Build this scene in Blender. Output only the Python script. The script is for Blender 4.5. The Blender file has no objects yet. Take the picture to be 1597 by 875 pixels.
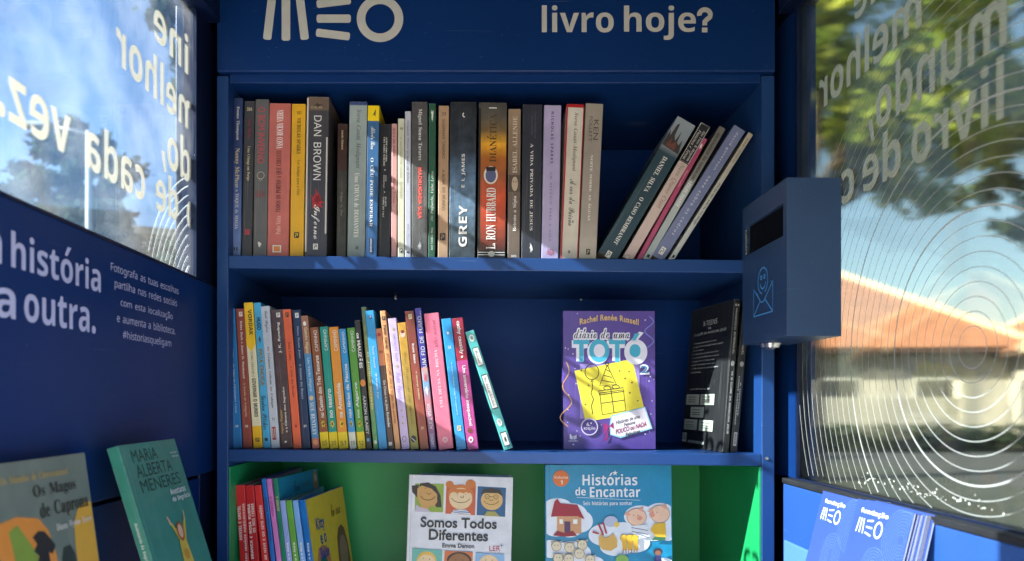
import bpy, bmesh, math, random, os, unicodedata
from mathutils import Vector, Matrix
R = math.radians
random.seed(7)
scn = bpy.context.scene
COL = scn.collection

# ------------------------------------------------------------------ camera, sky, sun, exposure
F = 1160.0            # focal length in photo pixels
VX, VY = 743.0, 625.0  # vanishing point of the booth's depth lines, photo pixels
H = 1.45              # camera height
cd = bpy.data.cameras.new('camera'); cam = bpy.data.objects.new('camera', cd); COL.objects.link(cam)
cam.location = (0, 0, H); cam.rotation_euler = (R(90), 0, 0)
cd.sensor_width = 36; cd.lens = 36 * F / 1597
cd.shift_x = (798.5 - VX) / 1597; cd.shift_y = (VY - 437.5) / 1597
cd.clip_start = 0.02; cd.clip_end = 3000
cd.dof.use_dof = True; cd.dof.focus_distance = 1.17; cd.dof.aperture_fstop = 4.5
scn.camera = cam

SUN = Vector((1, .31, -.62)).normalized()      # direction the light travels
elev = math.asin(-SUN.z)
w = bpy.data.worlds.new('World'); scn.world = w; w.use_nodes = True
nt = w.node_tree; bg = nt.nodes['Background']; bg.inputs['Strength'].default_value = .056
sky = nt.nodes.new('ShaderNodeTexSky'); sky.sky_type = 'NISHITA'; sky.sun_disc = False
sky.sun_elevation = elev; sky.sun_rotation = math.atan2(-SUN.x, -SUN.y)
sky.air_density = 1.0; sky.dust_density = .35; sky.ozone_density = 1.0
tc = nt.nodes.new('ShaderNodeTexCoord'); mp = nt.nodes.new('ShaderNodeMapping'); mp.inputs['Scale'].default_value = (1.6, 1.6, 4.2)
nz = nt.nodes.new('ShaderNodeTexNoise'); nz.inputs['Scale'].default_value = 1.7; nz.inputs['Detail'].default_value = 7; nz.inputs['Roughness'].default_value = .6
cr = nt.nodes.new('ShaderNodeValToRGB'); cr.color_ramp.elements[0].position = .64; cr.color_ramp.elements[1].position = 1
mx = nt.nodes.new('ShaderNodeMixRGB'); mx.inputs['Color2'].default_value = (3.4, 3.7, 4.1, 1)
nt.links.new(tc.outputs['Generated'], mp.inputs[0]); nt.links.new(mp.outputs[0], nz.inputs['Vector'])
nt.links.new(nz.outputs['Fac'], cr.inputs[0]); nt.links.new(cr.outputs[0], mx.inputs['Fac'])
nt.links.new(sky.outputs[0], mx.inputs['Color1']); nt.links.new(mx.outputs[0], bg.inputs['Color'])

sl = bpy.data.lights.new('sun', 'SUN'); sl.energy = 5; sl.angle = R(.5); sl.color = (1, .93, .82)
so = bpy.data.objects.new('sun', sl); COL.objects.link(so); so.rotation_euler = SUN.to_track_quat('-Z', 'Y').to_euler(); so.location = (-20, -3, 15)
scn.view_settings.view_transform = 'Standard'; scn.view_settings.look = 'None'
scn.view_settings.exposure = 2.82; scn.view_settings.gamma = 1
scn.view_settings.use_curve_mapping = False
scn.cycles.max_bounces = 10; scn.cycles.transparent_max_bounces = 24; scn.cycles.use_denoising = True
scn.cycles.caustics_reflective = False; scn.cycles.caustics_refractive = False
scn.cycles.sample_clamp_indirect = 6

# ------------------------------------------------------------------ helpers
def P(px, py, d): return Vector(((px - VX) * d / F, d, H + (VY - py) * d / F))
def lin(c):
    c = c / 255
    return c / 12.92 if c <= .04045 else ((c + .055) / 1.055) ** 2.4
def rgb(c): return (lin(c[0]), lin(c[1]), lin(c[2]), 1)

_m = {}
def new_mat(name):
    m = bpy.data.materials.new(name); m.use_nodes = True
    return m, m.node_tree, m.node_tree.nodes['Principled BSDF']
def N(nt, t, **kw):
    n = nt.nodes.new(t)
    for k, v in kw.items():
        if k in n.inputs: n.inputs[k].default_value = v
        else: setattr(n, k, v)
    return n
def vary(nt, colsock, amt, scale=9, detail=5):
    """multiply a colour socket by soft mottling"""
    t = N(nt, 'ShaderNodeTexCoord'); n = N(nt, 'ShaderNodeTexNoise', Scale=scale, Detail=detail)
    nt.links.new(t.outputs['Object'], n.inputs['Vector'])
    r = N(nt, 'ShaderNodeMapRange'); r.inputs['From Min'].default_value = .3; r.inputs['From Max'].default_value = .7
    r.inputs['To Min'].default_value = 1 - amt; r.inputs['To Max'].default_value = 1 + amt
    nt.links.new(n.outputs['Fac'], r.inputs['Value'])
    x = N(nt, 'ShaderNodeMixRGB', blend_type='MULTIPLY'); x.inputs['Fac'].default_value = 1
    nt.links.new(colsock, x.inputs['Color1']); nt.links.new(r.outputs[0], x.inputs['Color2'])
    return x.outputs[0]
def flat(c, rough=.5, name='print_ink', amt=.05):
    k = ('f', tuple(c), rough)
    if k not in _m:
        m, nt, b = new_mat(name); cn = N(nt, 'ShaderNodeRGB'); cn.outputs[0].default_value = rgb(c)
        nt.links.new(vary(nt, cn.outputs[0], amt, 60), b.inputs['Base Color']); b.inputs['Roughness'].default_value = rough
        _m[k] = m
    return _m[k]
def paint(name, c, rough=.38, amt=.12, scale=3, bump=.02, spec=.5, bs=260):
    k = ('p', name, tuple(c))
    if k not in _m:
        m, nt, b = new_mat(name); cn = N(nt, 'ShaderNodeRGB'); cn.outputs[0].default_value = rgb(c)
        t = N(nt, 'ShaderNodeTexCoord'); csk = vary(nt, cn.outputs[0], amt, scale)
        if 'navy' in name or 'green_satin' in name or 'blue_panel' in name:
            bv = N(nt, 'ShaderNodeBevel', samples=3); bv.inputs['Radius'].default_value = .0018
            g = N(nt, 'ShaderNodeNewGeometry'); dp = N(nt, 'ShaderNodeVectorMath', operation='DOT_PRODUCT'); nt.links.new(bv.outputs[0], dp.inputs[0]); nt.links.new(g.outputs['Normal'], dp.inputs[1])
            e1 = N(nt, 'ShaderNodeMapRange'); e1.inputs['From Min'].default_value = .99; e1.inputs['From Max'].default_value = .82; nt.links.new(dp.outputs['Value'], e1.inputs['Value'])  # pale worn edges that also paint in the edge highlights
            wn = N(nt, 'ShaderNodeTexNoise', Scale=26, Detail=6, Roughness=.7); nt.links.new(t.outputs['Object'], wn.inputs['Vector'])
            e2 = N(nt, 'ShaderNodeMapRange'); e2.inputs['From Min'].default_value = .4; e2.inputs['From Max'].default_value = .7; e2.inputs['To Max'].default_value = .5; nt.links.new(wn.outputs['Fac'], e2.inputs['Value'])
            em = N(nt, 'ShaderNodeMath', operation='MULTIPLY'); nt.links.new(e1.outputs[0], em.inputs[0]); nt.links.new(e2.outputs[0], em.inputs[1])
            sn = N(nt, 'ShaderNodeTexNoise', Scale=210, Detail=2); nt.links.new(t.outputs['Object'], sn.inputs['Vector'])
            s1 = N(nt, 'ShaderNodeMapRange'); s1.inputs['From Min'].default_value = .7; s1.inputs['From Max'].default_value = .78; s1.inputs['To Max'].default_value = .3; nt.links.new(sn.outputs['Fac'], s1.inputs['Value'])
            sm = N(nt, 'ShaderNodeMapping'); sm.inputs['Scale'].default_value = (9, 9, 330); sm.inputs['Rotation'].default_value = (.5, .35, .2); nt.links.new(t.outputs['Object'], sm.inputs[0])
            sc = N(nt, 'ShaderNodeTexNoise', Scale=1, Detail=1); nt.links.new(sm.outputs[0], sc.inputs['Vector'])
            s2 = N(nt, 'ShaderNodeMapRange'); s2.inputs['From Min'].default_value = .74; s2.inputs['From Max'].default_value = .8; s2.inputs['To Max'].default_value = .22; nt.links.new(sc.outputs['Fac'], s2.inputs['Value'])
            ad = N(nt, 'ShaderNodeMath', operation='MAXIMUM'); nt.links.new(s1.outputs[0], ad.inputs[0]); nt.links.new(s2.outputs[0], ad.inputs[1])
            ae = N(nt, 'ShaderNodeMath', operation='MAXIMUM'); nt.links.new(em.outputs[0], ae.inputs[0]); nt.links.new(ad.outputs[0], ae.inputs[1])
            ex = N(nt, 'ShaderNodeMixRGB'); ex.inputs['Color2'].default_value = rgb([min(235, int(q * .5 + 95)) for q in c]); nt.links.new(ae.outputs[0], ex.inputs['Fac']); nt.links.new(csk, ex.inputs['Color1']); csk = ex.outputs[0]
        nt.links.new(csk, b.inputs['Base Color'])
        n = N(nt, 'ShaderNodeTexNoise', Scale=bs, Detail=3); nt.links.new(t.outputs['Object'], n.inputs['Vector'])
        bp = N(nt, 'ShaderNodeBump', Strength=bump * 4, Distance=.001); nt.links.new(n.outputs['Fac'], bp.inputs['Height']); nt.links.new(bp.outputs[0], b.inputs['Normal'])
        n2 = N(nt, 'ShaderNodeTexNoise', Scale=7, Detail=6, Roughness=.7); nt.links.new(t.outputs['Object'], n2.inputs['Vector'])
        r = N(nt, 'ShaderNodeMapRange'); r.inputs['To Min'].default_value = rough - .1; r.inputs['To Max'].default_value = rough + .14
        nt.links.new(n2.outputs['Fac'], r.inputs['Value']); nt.links.new(r.outputs[0], b.inputs['Roughness'])
        b.inputs['Specular IOR Level'].default_value = spec
        _m[k] = m
    return _m[k]
def cover_mat(stops, rough=.36, length=.24, wear=.5, axis='Z', mottle=0):
    """printed card: colour bands along the spine (stops: 0 = bottom .. 1 = top), rubbed edges"""
    k = ('c', tuple((round(p, 3), tuple(c), s) for p, c, s in stops), round(length, 3), rough, wear, axis, mottle)
    if k in _m: return _m[k]
    m, nt, b = new_mat('printed_card')
    t = N(nt, 'ShaderNodeTexCoord'); sx = N(nt, 'ShaderNodeSeparateXYZ'); nt.links.new(t.outputs['Object'], sx.inputs[0])
    dv = N(nt, 'ShaderNodeMath', operation='DIVIDE'); dv.inputs[1].default_value = length; nt.links.new(sx.outputs[axis], dv.inputs[0])
    ramp = N(nt, 'ShaderNodeValToRGB'); el = ramp.color_ramp.elements
    pts = []
    for i, (p, c, s) in enumerate(stops):      # s: True = hard edge here, the next stop's colour begins
        pts.append((p, c))
        if s and i + 1 < len(stops): pts.append((p + .002, stops[i + 1][1]))
    while len(el) < len(pts): el.new(1)
    for e, (p, c) in zip(el, pts): e.position = p; e.color = rgb(c)
    nt.links.new(dv.outputs[0], ramp.inputs[0])
    col = vary(nt, ramp.outputs[0], .1, 38, 6)
    if mottle: col = vary(nt, col, mottle, 70, 8)
    if wear:
        bv = N(nt, 'ShaderNodeBevel', samples=3); bv.inputs['Radius'].default_value = .0011
        g = N(nt, 'ShaderNodeNewGeometry'); dp = N(nt, 'ShaderNodeVectorMath', operation='DOT_PRODUCT')
        nt.links.new(bv.outputs[0], dp.inputs[0]); nt.links.new(g.outputs['Normal'], dp.inputs[1])
        r = N(nt, 'ShaderNodeMapRange'); r.inputs['From Min'].default_value = .985; r.inputs['From Max'].default_value = .8
        nt.links.new(dp.outputs['Value'], r.inputs['Value'])
        n = N(nt, 'ShaderNodeTexNoise', Scale=120, Detail=4); nt.links.new(t.outputs['Object'], n.inputs['Vector'])
        r2 = N(nt, 'ShaderNodeMapRange'); r2.inputs['From Min'].default_value = .42; r2.inputs['From Max'].default_value = .62; r2.inputs['To Max'].default_value = wear
        nt.links.new(n.outputs['Fac'], r2.inputs['Value'])
        mu = N(nt, 'ShaderNodeMath', operation='MULTIPLY'); nt.links.new(r.outputs[0], mu.inputs[0]); nt.links.new(r2.outputs[0], mu.inputs[1])
        x = N(nt, 'ShaderNodeMixRGB'); x.inputs['Color2'].default_value = rgb((205, 198, 186))
        nt.links.new(mu.outputs[0], x.inputs['Fac']); nt.links.new(col, x.inputs['Color1']); col = x.outputs[0]
    if wear:                                                            # reading creases along the spine
        cm = N(nt, 'ShaderNodeMapping'); cm.inputs['Scale'].default_value = (420, 420, 5); nt.links.new(t.outputs['Object'], cm.inputs[0])
        cn = N(nt, 'ShaderNodeTexNoise', Scale=1, Detail=3); nt.links.new(cm.outputs[0], cn.inputs['Vector'])
        c1 = N(nt, 'ShaderNodeMapRange'); c1.inputs['From Min'].default_value = .62; c1.inputs['From Max'].default_value = .72; c1.inputs['To Max'].default_value = .3 * wear; nt.links.new(cn.outputs['Fac'], c1.inputs['Value'])
        cx = N(nt, 'ShaderNodeMixRGB'); cx.inputs['Color2'].default_value = rgb((200, 194, 184)); nt.links.new(c1.outputs[0], cx.inputs['Fac']); nt.links.new(col, cx.inputs['Color1']); col = cx.outputs[0]
    nt.links.new(col, b.inputs['Base Color'])
    n3 = N(nt, 'ShaderNodeTexNoise', Scale=55, Detail=5); nt.links.new(t.outputs['Object'], n3.inputs['Vector'])
    r3 = N(nt, 'ShaderNodeMapRange'); r3.inputs['To Min'].default_value = rough - .08; r3.inputs['To Max'].default_value = rough + .16
    nt.links.new(n3.outputs['Fac'], r3.inputs['Value']); nt.links.new(r3.outputs[0], b.inputs['Roughness'])
    bp = N(nt, 'ShaderNodeBump', Strength=.12, Distance=.001); nt.links.new(n3.outputs['Fac'], bp.inputs['Height']); nt.links.new(bp.outputs[0], b.inputs['Normal'])
    _m[k] = m
    return m
def pages_mat():
    if 'pages' not in _m:
        m, nt, b = new_mat('page_edges'); t = N(nt, 'ShaderNodeTexCoord')
        mpn = N(nt, 'ShaderNodeMapping'); mpn.inputs['Scale'].default_value = (2200, 3, 3); nt.links.new(t.outputs['Object'], mpn.inputs[0])
        n = N(nt, 'ShaderNodeTexNoise', Scale=1, Detail=2); nt.links.new(mpn.outputs[0], n.inputs['Vector'])
        r = N(nt, 'ShaderNodeValToRGB'); r.color_ramp.elements[0].color = rgb((150, 138, 112)); r.color_ramp.elements[1].color = rgb((215, 205, 182))
        r.color_ramp.elements[0].position = .3; r.color_ramp.elements[1].position = .65
        nt.links.new(n.outputs['Fac'], r.inputs[0]); nt.links.new(r.outputs[0], b.inputs['Base Color']); b.inputs['Roughness'].default_value = .9
        _m['pages'] = m
    return _m['pages']

def link(name, me, mat, parent=None):
    o = bpy.data.objects.new(name, me); COL.objects.link(o)
    if mat: me.materials.append(mat)
    if parent: o.parent = parent
    return o
def mesh_from(verts, faces):
    me = bpy.data.meshes.new('mesh'); me.from_pydata([tuple(v) for v in verts], [], faces); me.update(); return me
def bm_obj(name, bm, mat, parent=None, smooth=False):
    bmesh.ops.recalc_face_normals(bm, faces=bm.faces)
    me = bpy.data.meshes.new('mesh'); bm.to_mesh(me); bm.free()
    if smooth:
        for p in me.polygons: p.use_smooth = True
    return link(name, me, mat, parent)
def add_box(bm, x0, x1, y0, y1, z0, z1, bev=0):
    r = bmesh.ops.create_cube(bm, size=1)
    for v in r['verts']: v.co = Vector(((x0 + x1) / 2 + v.co.x * (x1 - x0), (y0 + y1) / 2 + v.co.y * (y1 - y0), (z0 + z1) / 2 + v.co.z * (z1 - z0)))
    if bev:
        es = {e for v in r['verts'] for e in v.link_edges}
        bmesh.ops.bevel(bm, geom=list(es), offset=bev, segments=2, affect='EDGES', profile=.5)
def box(name, x0, x1, y0, y1, z0, z1, mat, parent=None, bev=.0015):
    bm = bmesh.new(); add_box(bm, x0, x1, y0, y1, z0, z1, bev); return bm_obj(name, bm, mat, parent)
def add_cyl(bm, p0, p1, r0, r1=None, n=16):
    r1 = r0 if r1 is None else r1
    p0, p1 = Vector(p0), Vector(p1); q = (p1 - p0).to_track_quat('Z', 'Y')
    a = [bm.verts.new(p0 + q @ Vector((r0 * math.cos(2 * math.pi * i / n), r0 * math.sin(2 * math.pi * i / n), 0))) for i in range(n)]
    b = [bm.verts.new(p1 + q @ Vector((r1 * math.cos(2 * math.pi * i / n), r1 * math.sin(2 * math.pi * i / n), 0))) for i in range(n)]
    for i in range(n): bm.faces.new((a[i], a[(i + 1) % n], b[(i + 1) % n], b[i]))
    bm.faces.new(a[::-1]); bm.faces.new(b)
def empty(name, loc, rot=(0, 0, 0)):
    o = bpy.data.objects.new(name, None); COL.objects.link(o); o.location = loc; o.rotation_euler = rot; o.empty_display_size = .05; return o
def tag(o, label=None, cat=None, group=None, kind=None):
    if label: o['label'] = label
    if cat: o['category'] = cat
    if group: o['group'] = group
    if kind: o['kind'] = kind
    return o

# ------------------------------------------------------------------ lettering: glyph outlines -> flat printed meshes
def _font(n):
    try: return bpy.data.fonts.load(os.path.join(bpy.utils.system_resource('DATAFILES', path='fonts'), n))
    except Exception: return None
FM = _font('NotoSansMath-Regular.woff2')
_tc = bpy.data.curves.new('type', 'FONT'); _to = bpy.data.objects.new('type', _tc); COL.objects.link(_to)
_tc.resolution_u = 4; BF = _tc.font
def _raw(s, font, off):
    _tc.font = font or BF; _tc.offset = off; _tc.body = s
    bpy.context.view_layer.update()
    e = _to.evaluated_get(bpy.context.evaluated_depsgraph_get()); me = e.to_mesh()
    v = [(q.co.x, q.co.y) for q in me.vertices]; f = [tuple(p.vertices) for p in me.polygons]; e.to_mesh_clear()
    return v, f
_g = {}
STY = {'R': (0x1D400, 0x1D41A, 0x1D7CE), 'I': (0x1D434, 0x1D44E, None), 'C': (0x1D4D0, 0x1D4EA, None), 'S': (0x1D5D4, 0x1D5EE, 0x1D7EC)}
def _map(c, st):
    if FM is None or st not in STY: return c
    up, lo, dg = STY[st]
    if 'A' <= c <= 'Z': return chr(up + ord(c) - 65)
    if 'a' <= c <= 'z': return '\u210e' if st == 'I' and c == 'h' else chr(lo + ord(c) - 97)
    if c.isdigit() and dg: return chr(dg + ord(c) - 48)
    return c
def glyph(c, st):
    k = (c, st)
    if k in _g: return _g[k]
    if st in ('N', 'B', 'H') or FM is None: font, off = None, {'B': .022, 'H': .04}.get(st, 0)
    else: font, off = FM, 0
    comp = unicodedata.normalize('NFD', c); base, marks = comp[0], comp[1:]
    if font is None: base, marks = c, ''
    m = _map(base, st)
    h, _ = _raw(_map('H', st), font, off); h0 = max(v[0] for v in h)
    hh, _ = _raw(m + _map('H', st), font, off)
    v, f = _raw(m, font, off); nv = len(v)
    adv = max(q[0] for q in hh) - h0
    if v and base in '.,:;' and st in 'SR':
        cx = sum(q[0] for q in v) / nv; b0 = min(q[1] for q in v)
        v = [(cx + (x - cx) * 1.5, b0 + (y - b0) * 1.35) for x, y in v]
    for mk in marks:
        x0, x1 = min(q[0] for q in v), max(q[0] for q in v); cx = (x0 + x1) / 2; t = max(q[1] for q in v); b0 = min(q[1] for q in v)
        if mk == '\u0301': p = [(cx - .06, t + .05), (cx + .01, t + .05), (cx + .13, t + .2), (cx + .02, t + .2)]
        elif mk == '\u0300': p = [(cx - .01, t + .05), (cx + .06, t + .05), (cx - .02, t + .2), (cx - .13, t + .2)]
        elif mk == '\u0303': p = [(cx - .15, t + .06), (cx - .06, t + .12), (cx + .06, t + .05), (cx + .15, t + .13), (cx + .15, t + .19), (cx + .06, t + .12), (cx - .06, t + .19), (cx - .15, t + .12)]
        elif mk == '\u0302': p = [(cx - .14, t + .05), (cx - .07, t + .05), (cx, t + .12), (cx + .07, t + .05), (cx + .14, t + .05), (cx + .04, t + .18), (cx - .04, t + .18)]
        elif mk == '\u0327': p = [(cx - .03, b0 + .02), (cx - .09, b0 - .2), (cx + .07, b0 - .18), (cx + .09, b0 - .08), (cx + .04, b0 + .02)]
        else: continue
        n = len(v); v = v + p; f = f + [tuple(range(n, n + len(p)))]
    _g[k] = (v, f, adv)
    return _g[k]
def layout(s, st, track=0):
    V, Fc, x = [], [], 0
    for c in s:
        if c == ' ': x += .28 + track; continue
        v, f, a = glyph(c, st); n = len(V)
        V += [(x + q[0], q[1]) for q in v]; Fc += [tuple(i + n for i in q) for q in f]; x += a + track
    return V, Fc

class Plane2:
    """a printed face: origin, right, down, outward normal; each print gets its own thin layer"""
    def __init__(s, o, u, v, n, step=.00012):
        s.o, s.u, s.v, s.n, s.k, s.step = Vector(o), Vector(u).normalized(), Vector(v).normalized(), Vector(n).normalized(), 0, step
    def emit(s, name, verts, faces, col, parent, rough=.45, mat=None):
        s.k += 1; off = s.n * (.0002 + s.step * s.k)
        vs = [s.o + s.u * a + s.v * b + off for a, b in verts]
        me = mesh_from(vs, faces)
        if me.polygons and sum((p.normal * p.area for p in me.polygons), Vector()).dot(s.n) < 0: me.flip_normals()
        return link(name, me, mat or flat(col, rough), parent)
    def text(s, name, t, st, col, rect, parent, rot='H', track=0, mirror=False, mat=None):
        V, Fc = layout(t, st, track)
        x0, x1 = min(a for a, b in V), max(a for a, b in V); y0, y1 = min(b for a, b in V), max(b for a, b in V)
        u0, u1, v0, v1 = rect; out = []
        for a, b in V:
            p, q = (a - x0) / (x1 - x0), (b - y0) / (y1 - y0)
            if mirror: p = 1 - p
            if rot == 'H': out.append((u0 + p * (u1 - u0), v1 + q * (v0 - v1)))
            elif rot == 'D': out.append((u0 + q * (u1 - u0), v0 + p * (v1 - v0)))
            else: out.append((u1 + q * (u0 - u1), v1 + p * (v0 - v1)))
        return s.emit(name, out, Fc, col, parent, mat=mat)
    def poly(s, name, pts, col, parent, **k): return s.emit(name, pts, [tuple(range(len(pts)))], col, parent, **k)
    def rect(s, name, u0, u1, v0, v1, col, parent, **k): return s.poly(name, [(u0, v0), (u1, v0), (u1, v1), (u0, v1)], col, parent, **k)
    def ell(s, name, cx, cy, rx, ry, col, parent, n=28, **k):
        return s.poly(name, [(cx + rx * math.cos(2 * math.pi * i / n), cy + ry * math.sin(2 * math.pi * i / n)) for i in range(n)], col, parent, **k)
    def strokes(s, name, lines, wd, col, parent, **k):
        V, Fc = [], []
        for pts in lines:
            n0 = len(V)
            for i, p in enumerate(pts):
                a, b = pts[max(0, i - 1)], pts[min(len(pts) - 1, i + 1)]
                dx, dy = b[0] - a[0], b[1] - a[1]; l = math.hypot(dx, dy) or 1
                V += [(p[0] - dy / l * wd / 2, p[1] + dx / l * wd / 2), (p[0] + dy / l * wd / 2, p[1] - dx / l * wd / 2)]
            for i in range(len(pts) - 1): q = n0 + 2 * i; Fc.append((q, q + 1, q + 3, q + 2))
        return s.emit(name, V, Fc, col, parent, **k)
    def multi(s, name, polys, col, parent, **k):
        V, Fc = [], []
        for p in polys: n = len(V); V += p; Fc.append(tuple(range(n, n + len(p))))
        return s.emit(name, V, Fc, col, parent, **k)
def ring(cx, cy, r, n=40, ry=None, a0=0, a1=360):
    ry = r if ry is None else ry
    return [(cx + r * math.cos(R(a0 + (a1 - a0) * i / n)), cy + ry * math.sin(R(a0 + (a1 - a0) * i / n))) for i in range(n + 1)]
def disc(cx, cy, r, n=12, ry=None): return ring(cx, cy, r, n, ry)[:-1]

# ------------------------------------------------------------------ blues
NAVY = paint('navy_satin_paint', (12, 48, 102), .38, .06, 4, .03, .22)
NAVY_LIT = paint('navy_lit_shelf_paint', (28, 64, 118), .36, .08, 5, .03, .35)  # lighter navy copy: sun and sheen on shelves and sides painted in
NAVY_B = paint('navy_back_paint', (10, 58, 128), .42, .08, 3, .03, .15)
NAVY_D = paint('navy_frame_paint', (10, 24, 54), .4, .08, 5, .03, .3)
NAVY_P = paint('navy_printed_panel', (20, 36, 84), .42, .05, 3, .02)
GREEN = paint('green_satin_paint', (28, 156, 88), .42, .07, 4, .03)
METAL = paint('brushed_steel', (190, 190, 195), .25); METAL.node_tree.nodes['Principled BSDF'].inputs['Metallic'].default_value = 1
RUBBER = paint('black_rubber', (26, 27, 30), .6, .3, 30)

def glass(name, blur, tint=(235, 243, 246), amp=.0008, fy=900, fz=14):
    m = bpy.data.materials.new(name); m.use_nodes = True; nt = m.node_tree; nt.nodes.remove(nt.nodes['Principled BSDF'])
    out = nt.nodes['Material Output']; tr = N(nt, 'ShaderNodeBsdfTransparent'); tr.inputs[0].default_value = rgb(tint)
    rf = N(nt, 'ShaderNodeBsdfRefraction', IOR=1.09, Roughness=.03); rf.inputs[0].default_value = rgb(tint)
    t = N(nt, 'ShaderNodeTexCoord'); mpn = N(nt, 'ShaderNodeMapping'); mpn.inputs['Scale'].default_value = (1, fy, fz); nt.links.new(t.outputs['Object'], mpn.inputs[0])
    nz = N(nt, 'ShaderNodeTexNoise', Scale=1, Detail=4, Roughness=.6); nt.links.new(mpn.outputs[0], nz.inputs['Vector'])
    bp = N(nt, 'ShaderNodeBump', Strength=1, Distance=amp); nt.links.new(nz.outputs['Fac'], bp.inputs['Height']); nt.links.new(bp.outputs[0], rf.inputs['Normal'])
    mix = N(nt, 'ShaderNodeMixShader'); mix.inputs[0].default_value = blur; nt.links.new(tr.outputs[0], mix.inputs[1]); nt.links.new(rf.outputs[0], mix.inputs[2])
    dd = N(nt, 'ShaderNodeBsdfTranslucent'); dd.inputs[0].default_value = (.8, .8, .78, 1); dn = N(nt, 'ShaderNodeTexNoise', Scale=9, Detail=8, Roughness=.7)
    nt.links.new(t.outputs['Object'], dn.inputs['Vector']); dr = N(nt, 'ShaderNodeMapRange'); dr.inputs['From Min'].default_value = .4; dr.inputs['From Max'].default_value = .75; dr.inputs['To Max'].default_value = .045
    nt.links.new(dn.outputs['Fac'], dr.inputs['Value']); m0 = N(nt, 'ShaderNodeMixShader'); nt.links.new(dr.outputs[0], m0.inputs[0]); nt.links.new(mix.outputs[0], m0.inputs[1]); nt.links.new(dd.outputs[0], m0.inputs[2]); mix = m0
    gl = N(nt, 'ShaderNodeBsdfGlossy', Roughness=.03); fr = N(nt, 'ShaderNodeLayerWeight', Blend=.5)
    pw = N(nt, 'ShaderNodeMath', operation='POWER'); pw.inputs[1].default_value = 4.5; nt.links.new(fr.outputs['Facing'], pw.inputs[0])
    ml = N(nt, 'ShaderNodeMath', operation='MULTIPLY_ADD'); ml.inputs[1].default_value = .4; ml.inputs[2].default_value = .03; nt.links.new(pw.outputs[0], ml.inputs[0])
    m2 = N(nt, 'ShaderNodeMixShader'); nt.links.new(ml.outputs[0], m2.inputs[0]); nt.links.new(mix.outputs[0], m2.inputs[1]); nt.links.new(gl.outputs[0], m2.inputs[2])
    nt.links.new(m2.outputs[0], out.inputs['Surface']); return m
def film(name, c, trans=.5):
    m = bpy.data.materials.new(name); m.use_nodes = True; nt = m.node_tree; nt.nodes.remove(nt.nodes['Principled BSDF'])
    out = nt.nodes['Material Output']; d = N(nt, 'ShaderNodeBsdfDiffuse'); d.inputs[0].default_value = rgb(c)
    t = N(nt, 'ShaderNodeBsdfTranslucent'); t.inputs[0].default_value = rgb(c)
    mx = N(nt, 'ShaderNodeMixShader'); mx.inputs[0].default_value = trans
    nt.links.new(d.outputs[0], mx.inputs[1]); nt.links.new(t.outputs[0], mx.inputs[2]); nt.links.new(mx.outputs[0], out.inputs['Surface']); return m
FILM = film('cream_window_vinyl', (222, 210, 186), .24)
FILM_R = film('grey_beige_window_vinyl', (242, 236, 220), .5)
LINE = film('thin_white_vinyl', (245, 245, 240), .55)

# ------------------------------------------------------------------ ground and far setting
def structure(o, kind='structure'): o['kind'] = kind; return o
def ground_mat(name, c1, c2, sc):
    m, nt, b = new_mat(name); t = N(nt, 'ShaderNodeTexCoord'); n = N(nt, 'ShaderNodeTexNoise', Scale=sc, Detail=8, Roughness=.65)
    nt.links.new(t.outputs['Object'], n.inputs['Vector']); r = N(nt, 'ShaderNodeValToRGB'); r.color_ramp.elements[0].color = rgb(c1); r.color_ramp.elements[1].color = rgb(c2)
    r.color_ramp.elements[0].position = .35; r.color_ramp.elements[1].position = .65
    nt.links.new(n.outputs['Fac'], r.inputs[0]); nt.links.new(r.outputs[0], b.inputs['Base Color']); b.inputs['Roughness'].default_value = .95
    return m
G = [(-400, -400, 0), (400, -400, 0), (400, 400, 0), (-400, 400, 0)]
structure(link('ground', mesh_from(G, [(0, 1, 2, 3)]), ground_mat('dry_earth_and_gravel', (46, 52, 46), (66, 70, 62), .8)))
structure(link('pavement', mesh_from([(-9, -14, .004), (6, -14, .004), (6, 7, .004), (-9, 7, .004)], [(0, 1, 2, 3)]), ground_mat('pale_bounce_paving', (182, 176, 164), (206, 200, 188), 3)))  # unseen paving, kept pale to bounce sunlight onto the spines
structure(link('road', mesh_from([(9, -60, .004), (14.5, -60, .004), (14.5, 90, .004), (9, 90, .004)], [(0, 1, 2, 3)]), ground_mat('asphalt', (58, 60, 62), (74, 75, 76), 5)))

LEAF = {}
def leaf_mat(c1, c2):
    k = (c1, c2)
    if k not in LEAF:
        m = bpy.data.materials.new('leaf'); m.use_nodes = True; nt = m.node_tree; nt.nodes.remove(nt.nodes['Principled BSDF'])
        g = N(nt, 'ShaderNodeNewGeometry'); r = N(nt, 'ShaderNodeValToRGB'); r.color_ramp.elements[0].color = rgb(c1); r.color_ramp.elements[1].color = rgb(c2)
        nt.links.new(g.outputs['Random Per Island'], r.inputs[0])
        d = N(nt, 'ShaderNodeBsdfDiffuse'); tl = N(nt, 'ShaderNodeBsdfTranslucent'); nt.links.new(r.outputs[0], d.inputs[0]); nt.links.new(r.outputs[0], tl.inputs[0])
        mx = N(nt, 'ShaderNodeMixShader'); mx.inputs[0].default_value = .45; nt.links.new(d.outputs[0], mx.inputs[1]); nt.links.new(tl.outputs[0], mx.inputs[2])
        nt.links.new(mx.outputs[0], nt.nodes['Material Output'].inputs['Surface']); LEAF[k] = m
    return LEAF[k]
BARK = paint('bark', (88, 74, 60), .9, .3, 12, .3, bs=25)
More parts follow.
